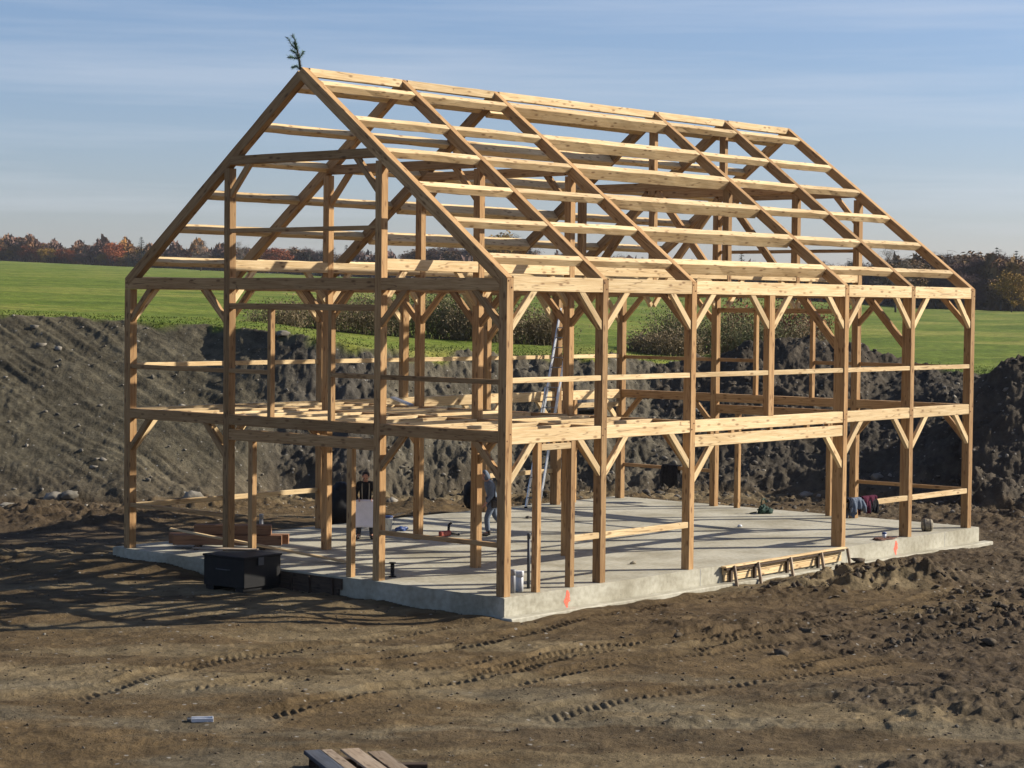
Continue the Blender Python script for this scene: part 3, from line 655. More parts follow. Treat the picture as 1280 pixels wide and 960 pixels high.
# stack of reddish timbers at the left end of the slab
st = []
A, B = Vector((.75, 11.75, 0)), Vector((2.75, 9.55, 0)); ax = (B-A).normalized(); sd = Vector((-ax.y, ax.x, 0))
for q, off in ((.25, 0), (.8, 0)):
    c = A.lerp(B, q); o = timber("bearer_block", c-sd*.42+Vector((0, 0, .052)), c+sd*.42+Vector((0, 0, .052)), .12, .10, m=M_dplank); o.parent = None
    st.append(o); tag(o, "dark wood block carrying the stack of reddish timbers", "block", "blocks under the reddish timbers")
lab = ["nearest reddish timber of the bottom layer in the stack on the slab", "rear reddish timber of the bottom layer in the stack on the slab", "short reddish timber lying on top of the stacked timbers"]
for k, (o_, z, a, b) in enumerate(((-.20, .225, 0, 1), (.12, .225, .05, .95), (.02, .475, .22, .86))):
    o = timber("stacked_timber", A.lerp(B, a)+sd*-o_+Vector((0, 0, z)), A.lerp(B, b)+sd*-o_+Vector((0, 0, z)), .27, .24, m=M_red); o.parent = None
    tag(o, lab[k], "timber", "reddish timbers stacked on the slab")
o = timber("long_board", onz(213, 661, .66), (1.72, 6.40, .035), .13, .05, m=M_wood, rough=.004); o.parent = None
tag(o, "long pale board sloping from the timber stack down to the slab", "board")
# form boards left in the gable door and along the long side
g = empty("door_form", (SX0-.06, 6.0, -.3), "dark wet form boards along the slab edge beside the job box", "formwork")
o = timber("form_board", (SX0-.03, 4.72, -.16), (SX0-.03, 8.35, -.16), .05, .24, m=M_dplank, parent=g); o.matrix_parent_inverse = g.matrix_world.inverted()
o = timber("form_board", (SX0-.035, 4.80, -.36), (SX0-.035, 8.3, -.36), .045, .15, m=M_dplank, parent=g); o.matrix_parent_inverse = g.matrix_world.inverted()
for y in (4.95, 5.7, 6.3):
    o = timber("stake", (SX0-.085, y, -.62), (SX0-.085, y+.02, -.06), .05, .07, upv=(1, 0, 0), m=M_dplank, parent=g); o.matrix_parent_inverse = g.matrix_world.inverted()
f0 = empty("edge_form", (10.3, SY0-.1, -.4), "pale braced form boards nailed along the front slab edge", "formwork")
def inpar(o, p): o.parent = p; o.matrix_parent_inverse = p.matrix_world.inverted(); return o
inpar(timber("form_board", (7.75, SY0-.045, -.14), (12.95, SY0-.045, -.09), .045, .15, m=M_wood), f0)
inpar(timber("form_board", (7.80, SY0-.045, -.30), (12.95, SY0-.045, -.25), .045, .14, m=M_wood), f0)
inpar(timber("top_strip", (7.7, SY0-.10, -.025), (13.05, SY0-.10, .012), .16, .04, m=M_wood), f0)
inpar(timber("waler", (7.75, SY0-.115, -.085), (12.95, SY0-.115, -.045), .09, .05, m=M_dplank), f0)
for x in (7.95, 8.95, 10.35, 11.75, 12.98):
    inpar(timber("brace_stake", (x-.10, SY0-.42, -.60), (x+.06, SY0-.19, -.01), .075, .05, upv=(1, 0, 0), m=M_plank), f0)
    if x < 12.9: inpar(timber("cleat", (x+.06, SY0-.10, -.40), (x+.06, SY0-.10, -.115), .09, .06, upv=(0, 1, 0), m=M_dplank), f0)
# plumbing stubs
def pipe(loc, r, h, m, label, cap=None):
    e = empty("pipe_stub", loc, label, "pipe")
    child(MB().lathe([(r, 0), (r, h), (r*.86, h), (r*.86, h-.04)], n=16), "pipe", m, e, True)
    child(MB().lathe([(r*1.12, h-.12), (r*1.14, h-.02), (r*1.14, h+.004), (r*1.02, h+.004)], n=16), "collar", m, e, True)
    return e
pipe((.66, .32, .001), .055, .50, M_pvcg, "short grey pipe standing behind the corner post foot")
pipe((.99, .42, .001), .085, .43, M_pvc, "thick white pipe stub beside the near corner post")
pipe((1.44, .55, .001), .035, 1.20, M_dark, "tall thin dark pipe rising from the slab by the door stud")
pipe((4.35, 12.3, .001), .05, .55, M_pvcg, "taller grey pipe stub at the back edge behind the stacked timbers")
pipe((4.02, 12.28, .001), .05, .60, M_pvcg, "grey pipe stub at the back edge behind the stacked timbers")
# ladder against the tie beam
ld_ = empty("extension_ladder", (15.3, 12.2, 0), "long aluminium extension ladder leaning up through the rear bay", "ladder")
Lb = Vector((15.05, 12.28, .01)); Lt = Vector((16.52, 12.28, 6.05)); wv = Vector((.12, -.42, 0))
dirl = (Lt-Lb).normalized()
def lrail(a, b, off, m=M_alu): return inpar(timber("side_rail", a+off, b+off, .03, .085, upv=(1, 0, 0), m=m, rough=0, seg=1), ld_)
Lm = Lb.lerp(Lt, .60)
inn = Vector((-.035, -.02, 0))
for off in (Vector((0, 0, 0)), wv): lrail(Lb, Lm, off); lrail(Lb.lerp(Lt, .38), Lt, off*.9+wv*.05+Vector((.05, 0, 0)))
n = 20
for i in range(1, n):
    p = Lb.lerp(Lt, i/n)+(Vector((.05, 0, 0)) if i/n > .5 else Vector((0, 0, 0)))
    inpar(MB().tube([p+wv*.02, p+wv*.98], .016, 6).build("rung", M_rung, None, True), ld_)
for off in (Vector((0, 0, 0)), wv): inpar(MB().box(Lb.x+off.x-.05, Lb.x+off.x+.05, Lb.y+off.y-.03, Lb.y+off.y+.03, .001, .05, .008).build("rubber_foot", M_black, None), ld_)
# metal channel lying on the joists
o = timber("metal_channel", onz(491, 497, 3.66), onz(514, 506.5, 3.50), .16, .05, m=M_alu, rough=0, seg=1); o.parent = None
tag(o, "blue grey metal channel lying across the floor joists", "metal channel")
# bucket, bag, bundle, tools
e = empty("bucket", (7.50, 10.75, .001), "white plastic bucket with blue lid behind the gable post", "bucket")
child(MB().lathe([(.125, 0), (.15, .33), (.16, .33), (.16, .36), (.15, .36)], n=20), "pail", M_pvc, e, True)
child(MB().lathe([(.165, .361), (.165, .395), (.15, .405)], n=20), "lid", M_blue, e, True)
child(MB().tube([(.15*math.cos(t), .15*math.sin(t)*.2-.14, .30-.16*math.sin(t)) for t in [math.pi*k/10 for k in range(11)]], .005, 5), "handle", M_dark, e)
def lumpy(name, m, parent, r, scale, loc, seed, amp=.18, n=3):
    bm = bmesh.new(); bmesh.ops.create_icosphere(bm, subdivisions=n, radius=1)
    P = np.array([v.co[:] for v in bm.verts])
    q = 1+amp*(fbm(P[:, 0]*1.7+seed, P[:, 1]*1.7+P[:, 2]*1.3, 3, seed)+.5*fbm(P[:, 2]*3+seed, P[:, 0]*3-P[:, 1]*2, 2, seed+5))
    for v, k in zip(bm.verts, q): v.co = Vector((v.co.x*k*scale[0]*r, v.co.y*k*scale[1]*r, v.co.z*k*scale[2]*r))+Vector(loc)
    for v in bm.verts: v.co.z = max(v.co.z, .0)
    return child(MB().bm(bm), name, m, parent, True)
e = empty("holdall_bag", (19.0, 6.35, .001), "dark green holdall bag on the slab near the back gable", "bag")
lumpy("bag_body", M_green, e, .165, (1.35, .8, .8), (0, 0, .10), 3, .42, 4); lumpy("side_pocket", M_green, e, .11, (1.2, .8, .9), (.10, -.14, .07), 5, .35)
child(MB().tube([(-.14, 0, .30), (-.08, 0, .43), (.08, .02, .44), (.15, 0, .31)], .022, 6), "handle", M_green, e, True)
child(MB().tube([(-.2, .1, .05), (-.32, .22, .02), (-.42, .2, .015)], .02, 6), "strap", M_green, e, True)
e = empty("rolled_tarp", (18.25, .42, .001), "tan rolled canvas bundle on the slab beside the last front posts", "bundle", rz=R(35))
bm_ = MB()
prof = [(.02, 0), (.12, .005), (.155, .03), (.165, .12), (.16, .24), (.15, .30), (.10, .325), (.03, .33)]
child(MB().lathe([(r*(1+.08*math.sin(z*31)), z) for r, z in prof], n=18, M=Matrix.Translation((0, .16, .165)) @ Matrix.Rotation(R(90), 4, 'X')), "roll", M_tan, e, True)
for y in (.07, -.08): child(MB().lathe([(.172, -.012), (.176, 0), (.172, .012)], n=18, M=Matrix.Translation((0, y, .165)) @ Matrix.Rotation(R(90), 4, 'X')), "tie_strap", M_boot, e, True)
lumpy("flap", M_tan, e, .10, (1.1, 1.2, .6), (.02, 0, .28), 8)
e = empty("cord_heap", (15.55, .16, .001), "flat heap of brown cord on the slab edge above the far orange mark", "cord")
pts = []
for k in range(90):
    t = k*.35; r_ = .10+.16*abs(math.sin(k*.71)); pts.append((r_*1.9*math.cos(t), r_*.75*math.sin(t), .014+.02*(k % 5)/5+.012*math.sin(k)))
child(MB().tube(pts, .013, 5), "cord_coil", M_brown, e, True)
child(MB().tube([(.4, .02, .014), (.62, -.03, .014), (.78, .03, .014)], .012, 5), "cord_end", M_brown, e, True)
e = empty("drink_cup", (15.50, .13, .052), "small blue and white cup standing in the brown cord heap", "cup")
child(MB().lathe([(.045, 0), (.06, .10), (.055, .10)], n=14), "cup", M_pvc, e, True); child(MB().lathe([(.062, .10), (.066, .135), (.03, .15)], n=14), "lid", M_blue, e, True)
# air tool with hose
e = empty("nail_gun", (7.62, 8.65, .001), "black and red power tool with hose lying on the slab", "power tool")
child(MB().box(-.30, .12, -.06, .06, .02, .16, .03), "tool_body", M_redp, e)
child(MB().tube([(.05, 0, .12), (.12, .05, .30), (.2, .05, .34)], .035, 8), "grip", M_black, e, True)
child(MB().tube([(.12, 0, .08), (.3, -.05, .05), (.42, -.04, .03)], .03, 8), "nozzle", M_black, e, True)
child(MB().tube([(-.3+.1*k*-.4, .15*math.sin(k*.9)-.05*k*.3, .02) for k in range(12)], .014, 6), "hose", M_redp, e, True)
e = empty("blue_rag", (7.75, 10.45, .001), "crumpled dark blue rag on the slab by the bucket", "rag"); lumpy("cloth", M_blue, e, .13, (1.5, 1, .6), (0, 0, .05), 12, .35)
e = empty("cable_reel", (.72, 3.95, .001), "small black spool standing behind the gable post foot", "spool")
child(MB().lathe([(.05, 0), (.09, .002), (.09, .02), (.045, .03), (.045, .30), (.08, .31), (.08, .33), (.03, .335)], n=16), "spool_body", M_black, e, True)
o = timber("loose_plank", (9.15, 12.66, .045), (10.2, 12.72, .14), .16, .04, m=M_wood); o.parent = None; tag(o, "short yellow plank lying at the rear slab edge by the bucket", "plank")
for p, lb, sc in ((tuple(onz(424, 655, -.45)[:2]), "black plastic sheeting bunched up behind the slab beside the man holding the plan", (.55, .6, .85)), (tuple(onz(588, 640, -.45)[:2]), "dark rubbish sack behind the rear slab edge near the walking man", (.26, .26, .42))):
    e = empty("plastic_heap", (p[0], p[1], h1(*p)-.05), lb, "plastic heap" if 'sheet' in lb else "rubbish sack")
    lumpy("plastic_skin", M_black, e, .80, sc, (0, 0, .55), 21+int(p[0]), .25); lumpy("tied_top", M_black, e, .25, (1, 1, 1.2), (.05, 0, 1.05 if sc[2] > .7 else .8), 31)
# small litter on the slab
for k, (px, py, mm, lb) in enumerate(((925, 659, M_pvc, "crumpled white scrap of paper alone on the far slab"), (660, 648, M_boot, "small dark offcut lying on the slab near the ladder foot"), (792, 705, M_tan, "tiny tan offcut lying on the open slab behind the front door stud"))):
    c = onz(px, py, 0); e = empty("scrap", (c.x, c.y, .001), lb, "scrap"); lumpy("scrap_piece", mm, e, .07, (1.3, .9, .6), (0, 0, .03), 50+k, .4, 2)
# boards in the foreground
fg = [((390, 940), 1.75, .24, .06, M_grey, "dark blue grey board at the left of the foreground pile", .30), ((404, 946), 1.5, .2, .05, M_dplank, "dark brown board under the left of the foreground pile", .18),
      ((408, 938), 1.6, .17, .032, M_plank, "narrow pale weathered plank in the foreground pile", .26), ((437, 937), 1.7, .28, .036, M_plank, "wide tan plank in the middle of the foreground pile", .28), ((470, 940), 1.5, .25, .028, M_plank, "thin grey brown plank at the right of the foreground pile", .22)]
dr_ = (onz(500, 985, -.5)-onz(437, 937, -.5)); dr_.z = 0; dr_.normalize()
for (pp, ln, ww, hh, mm, lb, zz) in fg:
    a = onz(*pp, -.47+zz); b = a+dr_*ln+Vector((0, 0, rng.uniform(-.03, .02)))
    o = timber("scrap_plank", a, b, ww, hh, m=mm); o.parent = None; tag(o, lb, "plank", "planks piled in the foreground")
for k, (px, py) in enumerate(((430, 955), (490, 962))):
    a = onz(px, py, -.40); o = timber("bearer_block", a-Vector((.35, -.35, .0)), a+Vector((.35, -.35, 0)), .14, .18, m=M_dplank); o.parent = None; tag(o, "dark block hidden under the foreground plank pile", "block", "blocks under the foreground planks")
c = onz(253, 902, -.47)
e = empty("plastic_tray", (c.x, c.y, h1(c.x, c.y)), "pale plastic tray lying alone on the bare foreground earth", "tray", rz=R(-40))
child(MB().box(-.17, .17, -.09, .09, .0, .012, .003).box(-.17, .17, -.09, -.078, .0125, .06, .003).box(-.17, .17, .078, .09, .0125, .06, .003).box(.158, .17, -.077, .077, .0125, .06, .003), "tray_body", M_pvc, e)
child(MB().box(-.24, -.172, -.06, .06, .0, .05, .006), "tray_end", M_dark, e)

# ------------------------------------------------------------------ clothes hung on the rails
def draped(name, x0, x1, y, ztop, lf, lb, m, parent, seed, th=.13, amp=.035):
    """a garment folded over a rail that runs along X: hangs lf down in front and lb behind"""
    nx, ns = 18, 22; v = []; f = []
    for i in range(nx+1):
        t = i/nx; x = x0+(x1-x0)*t
        l1 = lf*(.82+.3*math.sin(t*3.1+seed)**2); l2 = lb*(.85+.25*math.sin(t*4+seed*2)**2)
        for j in range(ns+1):
            q = j/ns
            if q < .42: a = q/.42; yy = -th*.5-.02*math.sin(a*3); zz = -l1*(1-a)
            elif q < .58: a = (q-.42)/.16*math.pi; yy = -th*.5*math.cos(a); zz = .03*math.sin(a)
            else: a = (q-.58)/.42; yy = th*.5+.02*math.sin(a*3); zz = -l2*a
            fold = amp*math.sin(t*13+seed+q*2)*(.4+abs(q-.5)*1.6)+amp*.6*math.sin(t*29+seed*3)
            v.append((x+amp*.5*math.sin(q*9+seed), y+yy+fold, ztop+zz))
    for i in range(nx):
        for j in range(ns): k = i*(ns+1)+j; f.append((k, k+ns+1, k+ns+2, k+1))
    o = mesh_obj(name, v, f, m, parent, True); s = o.modifiers.new("thick", 'SOLIDIFY'); s.thickness = .025; s.offset = 1
    return o
e = empty("denim_jacket", (13.85, .06, 1.12), "blue grey jacket hung over the front rail beside the maroon one", "jacket")
draped("jacket_body", 13.58, 14.15, .065, 1.175, .30, .45, M_denim, e, 1.0)
draped("collar", 13.46, 13.66, .065, 1.19, .20, .2, M_navy, e, 4.0)
inpar(MB().tube([(14.08, -.02, 1.14), (14.16, -.06, .98), (14.22, -.05, .84)], [.06, .065, .05], 10).build("sleeve", M_denim, None, True), e)
inpar(MB().tube([(13.52, .17, 1.12), (13.48, .20, .75), (13.50, .18, .35)], [.07, .065, .05], 10).build("sleeve", M_navy, None, True), e)
e = empty("maroon_jacket", (14.8, .06, 1.12), "dark maroon jacket hung over the front rail beside the denim one", "jacket")
draped("jacket_body", 14.20, 14.85, .065, 1.185, .28, .40, M_maroon, e, 2.3)
draped("lining", 14.45, 14.8, .030, 1.10, .30, .1, M_blackcloth, e, 5.0, th=.12)
inpar(MB().tube([(14.40, -.03, 1.1), (14.36, -.07, .95), (14.38, -.06, .80)], [.06, .06, .045], 10).build("sleeve", M_maroon, None, True), e)
# dark jacket on the rear gable rail (rail runs along Y)
e = empty("black_jacket", (19.9, 9.9, 1.12), "black jacket hanging on the far gable rail", "jacket")
P = onz(838, 585, 1.1); P = CAM+(P-CAM)*((19.86-CAM.x)/(P.x-CAM.x))
o = draped("jacket_body", -.30, .30, 0, 0, .62, .5, M_blackcloth, None, 3.1, th=.15); o2 = MB().tube([(.22, -.08, -.02), (.30, -.12, -.3), (.28, -.1, -.62)], [.07, .07, .05], 10).build("sleeve", M_blackcloth, None, True)
o3 = MB().tube([(-.22, -.08, -.02), (-.30, -.12, -.3), (-.26, -.1, -.66)], [.07, .07, .05], 10).build("sleeve", M_blackcloth, None, True)
e.location = (19.75+.16, P.y, 1.135); e.rotation_euler = (0, 0, R(-90))
for q in (o, o2, o3): q.parent = e

# ------------------------------------------------------------------ people
def skinned(name, pts, edges, rad, m, parent, sub=2, root=0):
    me = bpy.data.meshes.new(name); me.from_pydata([tuple(p) for p in pts], edges, []); me.update()
    o = bpy.data.objects.new(name, me); COL.objects.link(o)
    o.modifiers.new("skin", 'SKIN')
    for i, r in enumerate(rad):
        d = me.skin_vertices[0].data[i]; d.radius = r if isinstance(r, tuple) else (r, r); d.use_root = (i == root)
    s = o.modifiers.new("sub", 'SUBSURF'); s.levels = sub; s.render_levels = sub
    dg = bpy.context.evaluated_depsgraph_get(); ev = o.evaluated_get(dg); me2 = bpy.data.meshes.new_from_object(ev)
    bpy.data.objects.remove(o); me2.name = name; me2.materials.clear()
    return link(name, me2, m, parent, True, False)
def person(loc, rz, label, J, top, trouser, hair, hood=None, boots=M_boot):
    e = empty("person", loc, label, "person", rz=rz)
    V = Vector
    # continuous body: pelvis, spine, neck, head, arms, legs
    order = ['pelvis', 'waist', 'chest', 'neckb', 'neck', 'jaw', 'skull', 'crown', 'shL', 'elL', 'wrL', 'hdL', 'shR', 'elR', 'wrR', 'hdR', 'hipL', 'knL', 'anL', 'toL', 'hipR', 'knR', 'anR', 'toR']
    ix = {k: i for i, k in enumerate(order)}
    E = [('pelvis', 'waist'), ('waist', 'chest'), ('chest', 'neckb'), ('neckb', 'neck'), ('neck', 'jaw'), ('jaw', 'skull'), ('skull', 'crown'), ('chest', 'shL'), ('shL', 'elL'), ('elL', 'wrL'), ('wrL', 'hdL'), ('chest', 'shR'), ('shR', 'elR'), ('elR', 'wrR'), ('wrR', 'hdR'),
         ('pelvis', 'hipL'), ('hipL', 'knL'), ('knL', 'anL'), ('anL', 'toL'), ('pelvis', 'hipR'), ('hipR', 'knR'), ('knR', 'anR'), ('anR', 'toR')]
    rad = dict(pelvis=(.13, .11), waist=(.125, .10), chest=(.145, .105), neckb=.065, neck=.055, jaw=(.065, .075), skull=(.078, .092), crown=.055, shL=.062, elL=.045, wrL=.030, hdL=(.036, .02), shR=.062, elR=.045, wrR=.030, hdR=(.036, .02),
               hipL=.088, knL=.06, anL=.042, toL=.022, hipR=.088, knR=.06, anR=.042, toR=.022)
    body = skinned("body", [J[k] for k in order], [(ix[a], ix[b]) for a, b in E], [rad[k] for k in order], M_skin, e)
    # fingers
    for s in 'LR':
        h = V(J['hd'+s]); wv_ = V(J['wr'+s]); d = (h-wv_).normalized(); side = d.cross(V((0, 1, 0)) if abs(d.y) < .8 else V((1, 0, 0))).normalized(); curl = V((0, 1, 0)) if s == 'L' else V((0, 1, 0))
        pts, eds, rr = [], [], []
        for k, (o_, ln) in enumerate(((-.030, .070), (-.010, .080), (.010, .075), (.029, .058))):
            a = h+side*o_; b0 = len(pts); pts += [a-d*.02, a+d*ln*.5, a+d*ln*.85+V((0, .02, 0)), a+d*ln*.95+V((0, .045, 0))]; eds += [(b0, b0+1), (b0+1, b0+2), (b0+2, b0+3)]; rr += [.010, .009, .0085, .007]
        b0 = len(pts); a = wv_+d*.03; pts += [a, a+side*-.035+d*.03, a+side*-.045+d*.06+V((0, .02, 0))]; eds += [(b0, b0+1), (b0+1, b0+2)]; rr += [.013, .011, .009]
        mbx = MB()
        for (i0, i1) in eds: mbx.tube([pts[i0], pts[i1]], [rr[i0], rr[i1]], 6)
        mbx.build("hand", M_skin, e, True, False)
    hdir = V(J['face']).normalized(); sk = V(J['skull']); upv = (V(J['crown'])-V(J['jaw'])).normalized(); rgt = hdir.cross(upv).normalized()
    # face: nose, mouth, ears, eyes
    MB().tube([sk+hdir*.085+upv*.01, sk+hdir*.112-upv*.035, sk+hdir*.088-upv*.045], [.010, .016, .010], 6).build("nose", M_skin, e, True, False)
    for q in (-1, 1):
        MB().lathe([(.004, -.012), (.012, 0), (.004, .012)], c=sk+hdir*.084+rgt*q*.032+upv*.008, n=8).build("eye", M_hair, e, True, False)
        MB().lathe([(.008, -.03), (.018, 0), (.008, .03)], c=sk+rgt*q*.083-upv*.01, n=8).build("ear", M_skin, e, True, False)
    MB().tube([sk+hdir*.082-upv*.072-rgt*.025, sk+hdir*.090-upv*.070, sk+hdir*.082-upv*.072+rgt*.025], .007, 6).build("mouth", M_redp, e, True, False)
    # clothes: grown over the same joints with larger radii
    ts = ['waist2', 'pelvis', 'waist', 'chest', 'neckb', 'shL', 'elL', 'wrL', 'shR', 'elR', 'wrR']
    J = dict(J); J['waist2'] = V(J['pelvis'])+V((0, 0, -.06))
    tr = dict(waist2=(.165, .135), pelvis=(.168, .14), waist=(.165, .135), chest=(.18, .14), neckb=.085, shL=.085, elL=.064, wrL=.048, shR=.085, elR=.064, wrR=.048)
    xi = {k: i for i, k in enumerate(ts)}
    skinned("jacket", [J[k] for k in ts], [(xi[a], xi[b]) for a, b in [('waist2', 'pelvis'), ('pelvis', 'waist'), ('waist', 'chest'), ('chest', 'neckb'), ('chest', 'shL'), ('shL', 'elL'), ('elL', 'wrL'), ('chest', 'shR'), ('shR', 'elR'), ('elR', 'wrR')]], [tr[k] for k in ts], top, e, root=1)
    ts = ['pelvis', 'hipL', 'knL', 'anL', 'hipR', 'knR', 'anR']; xi = {k: i for i, k in enumerate(ts)}
    pr = dict(pelvis=(.155, .13), hipL=.11, knL=.082, anL=.068, hipR=.11, knR=.082, anR=.068)
    skinned("trousers", [J[k] for k in ts], [(xi[a], xi[b]) for a, b in [('pelvis', 'hipL'), ('hipL', 'knL'), ('knL', 'anL'), ('pelvis', 'hipR'), ('hipR', 'knR'), ('knR', 'anR')]], [pr[k] for k in ts], trouser, e)
    for s in 'LR':
        a, b = V(J['an'+s]), V(J['to'+s]); back = (a-b); back.z = 0; back.normalize()
        skinned("boot", [a+V((0, 0, .10)), V((a.x, a.y, b.z+.02))+back*.04, (a+b)/2-V((0, 0, .03)), b], [(0, 1), (1, 2), (2, 3)], [.066, (.062, .055), (.062, .052), (.060, .046)], boots, e)
    if hood is None:
        skinned("hair", [sk-hdir*.045-upv*.05, sk-hdir*.025+upv*.045, sk+hdir*.045+upv*.085], [(0, 1), (1, 2)], [(.095, .085), (.115, .105), (.075, .062)], hair, e)
    else:
        skinned("hood", [V(J['neckb'])-hdir*.03, V(J['neck'])-hdir*.045, sk-hdir*.045, sk-hdir*.01+upv*.07, sk+hdir*.05+upv*.08], [(0, 1), (1, 2), (2, 3), (3, 4)], [(.11, .10), .105, (.112, .115), (.105, .10), (.06, .05)], hood, e)
    return e
# local frame of a figure: faces +Y, X to its right hand side
J1 = dict(pelvis=(0, 0, .95), waist=(0, 0, 1.12), chest=(0, .03, 1.36), neckb=(0, .05, 1.50), neck=(0, .07, 1.54), jaw=(0, .125, 1.585), skull=(0, .135, 1.645), crown=(0, .15, 1.715), face=(0, .66, -.75),
          shL=(-.19, .03, 1.42), elL=(-.27, .06, 1.14), wrL=(-.20, .26, 1.02), hdL=(-.17, .34, 1.03), shR=(.19, .03, 1.42), elR=(.27, .06, 1.14), wrR=(.20, .26, 1.02), hdR=(.17, .34, 1.03),
          hipL=(-.10, 0, .90), knL=(-.15, .03, .50), anL=(-.17, 0, .10), toL=(-.19, .17, .04), hipR=(.10, 0, .90), knR=(.15, .03, .50), anR=(.18, 0, .10), toR=(.20, .17, .04))
p1 = Vector((5.72, 9.80, 0)); dcam = Vector((CAM.x-p1.x, CAM.y-p1.y, 0)).normalized()
rz1 = math.atan2(dcam.y, dcam.x)-math.pi/2
P1 = person((p1.x, p1.y, .002), rz1, "man in a black jacket with pale straps looking down at a white sheet", J1, M_blackcloth, M_pants, M_hair)
for q in (-1, 1): MB().tube([(q*.09, .115, 1.46), (q*.095, .178, 1.36), (q*.09, .158, 1.15), (q*.085, .150, .98)], [.010, .012, .012, .010], 6).build("strap", M_strap, P1, True, False)
# the sheet he holds: a slightly curled paper with real thickness
v = []; f = []
for i in range(13):
    for j in range(11):
        x = -.40+.80*i/12; z = 1.06-.72*j/10; v.append((x+.03*j/10, .365+.03*math.sin(i*.6)+.025*math.sin(j*.5+i*.3), z-.02*abs(i-6)/6))
for i in range(12):
    for j in range(10): k = i*11+j; f.append((k, k+11, k+12, k+1))
sh = mesh_obj("plan_sheet", v, f, M_paper, None, True); sh.location = P1.location; sh.rotation_euler = (0, 0, rz1)
sm = sh.modifiers.new("t", 'SOLIDIFY'); sm.thickness = .004
tag(sh, "large white sheet held upright in front of the man in black", "paper sheet")
# walking man in a hooded top, seen from the side
J2 = dict(pelvis=(0, 0, .93), waist=(0, .03, 1.10), chest=(0, .10, 1.34), neckb=(0, .16, 1.47), neck=(0, .20, 1.51), jaw=(0, .27, 1.545), skull=(0, .265, 1.62), crown=(0, .25, 1.69), face=(0, .8, -.6),
          shL=(-.19, .11, 1.39), elL=(-.24, .08, 1.10), wrL=(-.20, .24, .90), hdL=(-.19, .29, .83), shR=(.19, .09, 1.39), elR=(.25, -.08, 1.12), wrR=(.22, -.02, .86), hdR=(.22, .02, .78),
          hipL=(-.095, .01, .88), knL=(-.11, .20, .49), anL=(-.11, .16, .10), toL=(-.12, .33, .04), hipR=(.095, -.01, .88), knR=(.11, -.10, .50), anR=(.11, -.42, .17), toR=(.11, -.30, .06))
p2 = onz(615.5, 669.5, 0); imgleft = Vector((-rt.x, -rt.y, 0)).normalized(); hd2 = (imgleft*.95+Vector((-fwd.x, -fwd.y, 0))*.3).normalized()
P2 = person((p2.x, p2.y, .002), math.atan2(hd2.y, hd2.x)-math.pi/2, "man walking in a slate blue hooded top with a dark tool belt", J2, M_grays, M_denim, M_hair, hood=M_grays)
MB().lathe([(.185, -.05), (.195, 0), (.185, .05)], c=(0, .005, .985), n=20).build("tool_belt", M_boot, P2, True, False)
MB().tube([(-.19, .09, 1.38), (-.18, .06, 1.2), (-.17, .03, 1.02)], [.03, .075, .06], 8).build("vest_panel", M_blackcloth, P2, True, False)
MB().box(-.27, -.18, -.08, .10, .76, .97, .02).build("tool_pouch", M_boot, P2, False, False)

# ------------------------------------------------------------------ evergreen bough nailed to the peak
def cards(pts, size, ar=1.0, jit=.5, up=None):
    """many small leaf faces (quads) with random directions"""
    n = len(pts); d = nrng.normal(size=(n, 3)); d /= np.linalg.norm(d, axis=1)[:, None]
    if up is not None: d = d*(1-up)+np.array([0, 0, 1])*up; d /= np.linalg.norm(d, axis=1)[:, None]
    a = np.cross(d, nrng.normal(size=(n, 3))); a /= np.linalg.norm(a, axis=1)[:, None]; b = np.cross(d, a)
    s = size*(1-jit+2*jit*nrng.random((n, 1))); a = a*s*ar; b = b*s
    V = np.stack([pts-a*.5, pts-b*.28+a*.05, pts+a*.5, pts+b*.28+a*.05], 1).reshape(-1, 3)
    return V, np.arange(4*n).reshape(n, 4)
def needles(axis_pts, ln, wd, per, spread=.9):
    V = []; 
    for i in range(len(axis_pts)-1):
        a = Vector(axis_pts[i]); b = Vector(axis_pts[i+1]); d = (b-a).normalized()
        for k in range(per):
            p = a.lerp(b, rng.random()); r_ = Vector((rng.gauss(0, 1), rng.gauss(0, 1), rng.gauss(0, 1))); r_ = (r_-d*r_.dot(d)).normalized()
            q = (d*(1-spread*.5)+r_*spread).normalized()*ln*rng.uniform(.6, 1.2); s = q.cross(r_+d*.3).normalized()*wd
            V += [p-s, p+s, p+q+s*.3, p+q-s*.3]
    return V
M_needle = mat("spruce_needles", (.055, .115, .062), .7, .2, noise=(4, (.085, .16, .085), .35, .65))
M_bark = mat("grey_brown_bark", (.13, .105, .085), .9, .1, noise=(6, (.085, .07, .058), .4, .65), var=.25)
bo = empty("evergreen_bough", (.02, RID+.03, 11.42), "green evergreen bough nailed upright on the gable peak", "evergreen bough")
main = [(0, 0, 0), (-.02, .03, .26), (-.02, .09, .46), (-.03, .17, .62)]
tw = [[main[1], (-.04, .18, .28), (-.04, .36, .32)], [main[2], (-.05, .24, .56), (-.05, .38, .76)], [main[2], (-.02, .16, .66), (-.03, .24, .80)], [main[1], (0, -.05, .34), (0, -.09, .42)], [main[0], (-.02, .12, .10), (-.03, .22, .07)], [main[1], (-.03, .15, .40), (-.04, .26, .46)]]
sb = MB().tube(main, [.03, .024, .018, .008], 6)
for t_ in tw: sb.tube(t_, [.012, .009, .005], 5)
child(sb, "stem", M_bark, bo, True)
nv = needles(main, .085, .008, 90)
for t_ in tw: nv += needles(t_, .075, .007, 50)
np_mesh("needles", nv, np.arange(len(nv)).reshape(-1, 4), M_needle, bo, world=False)

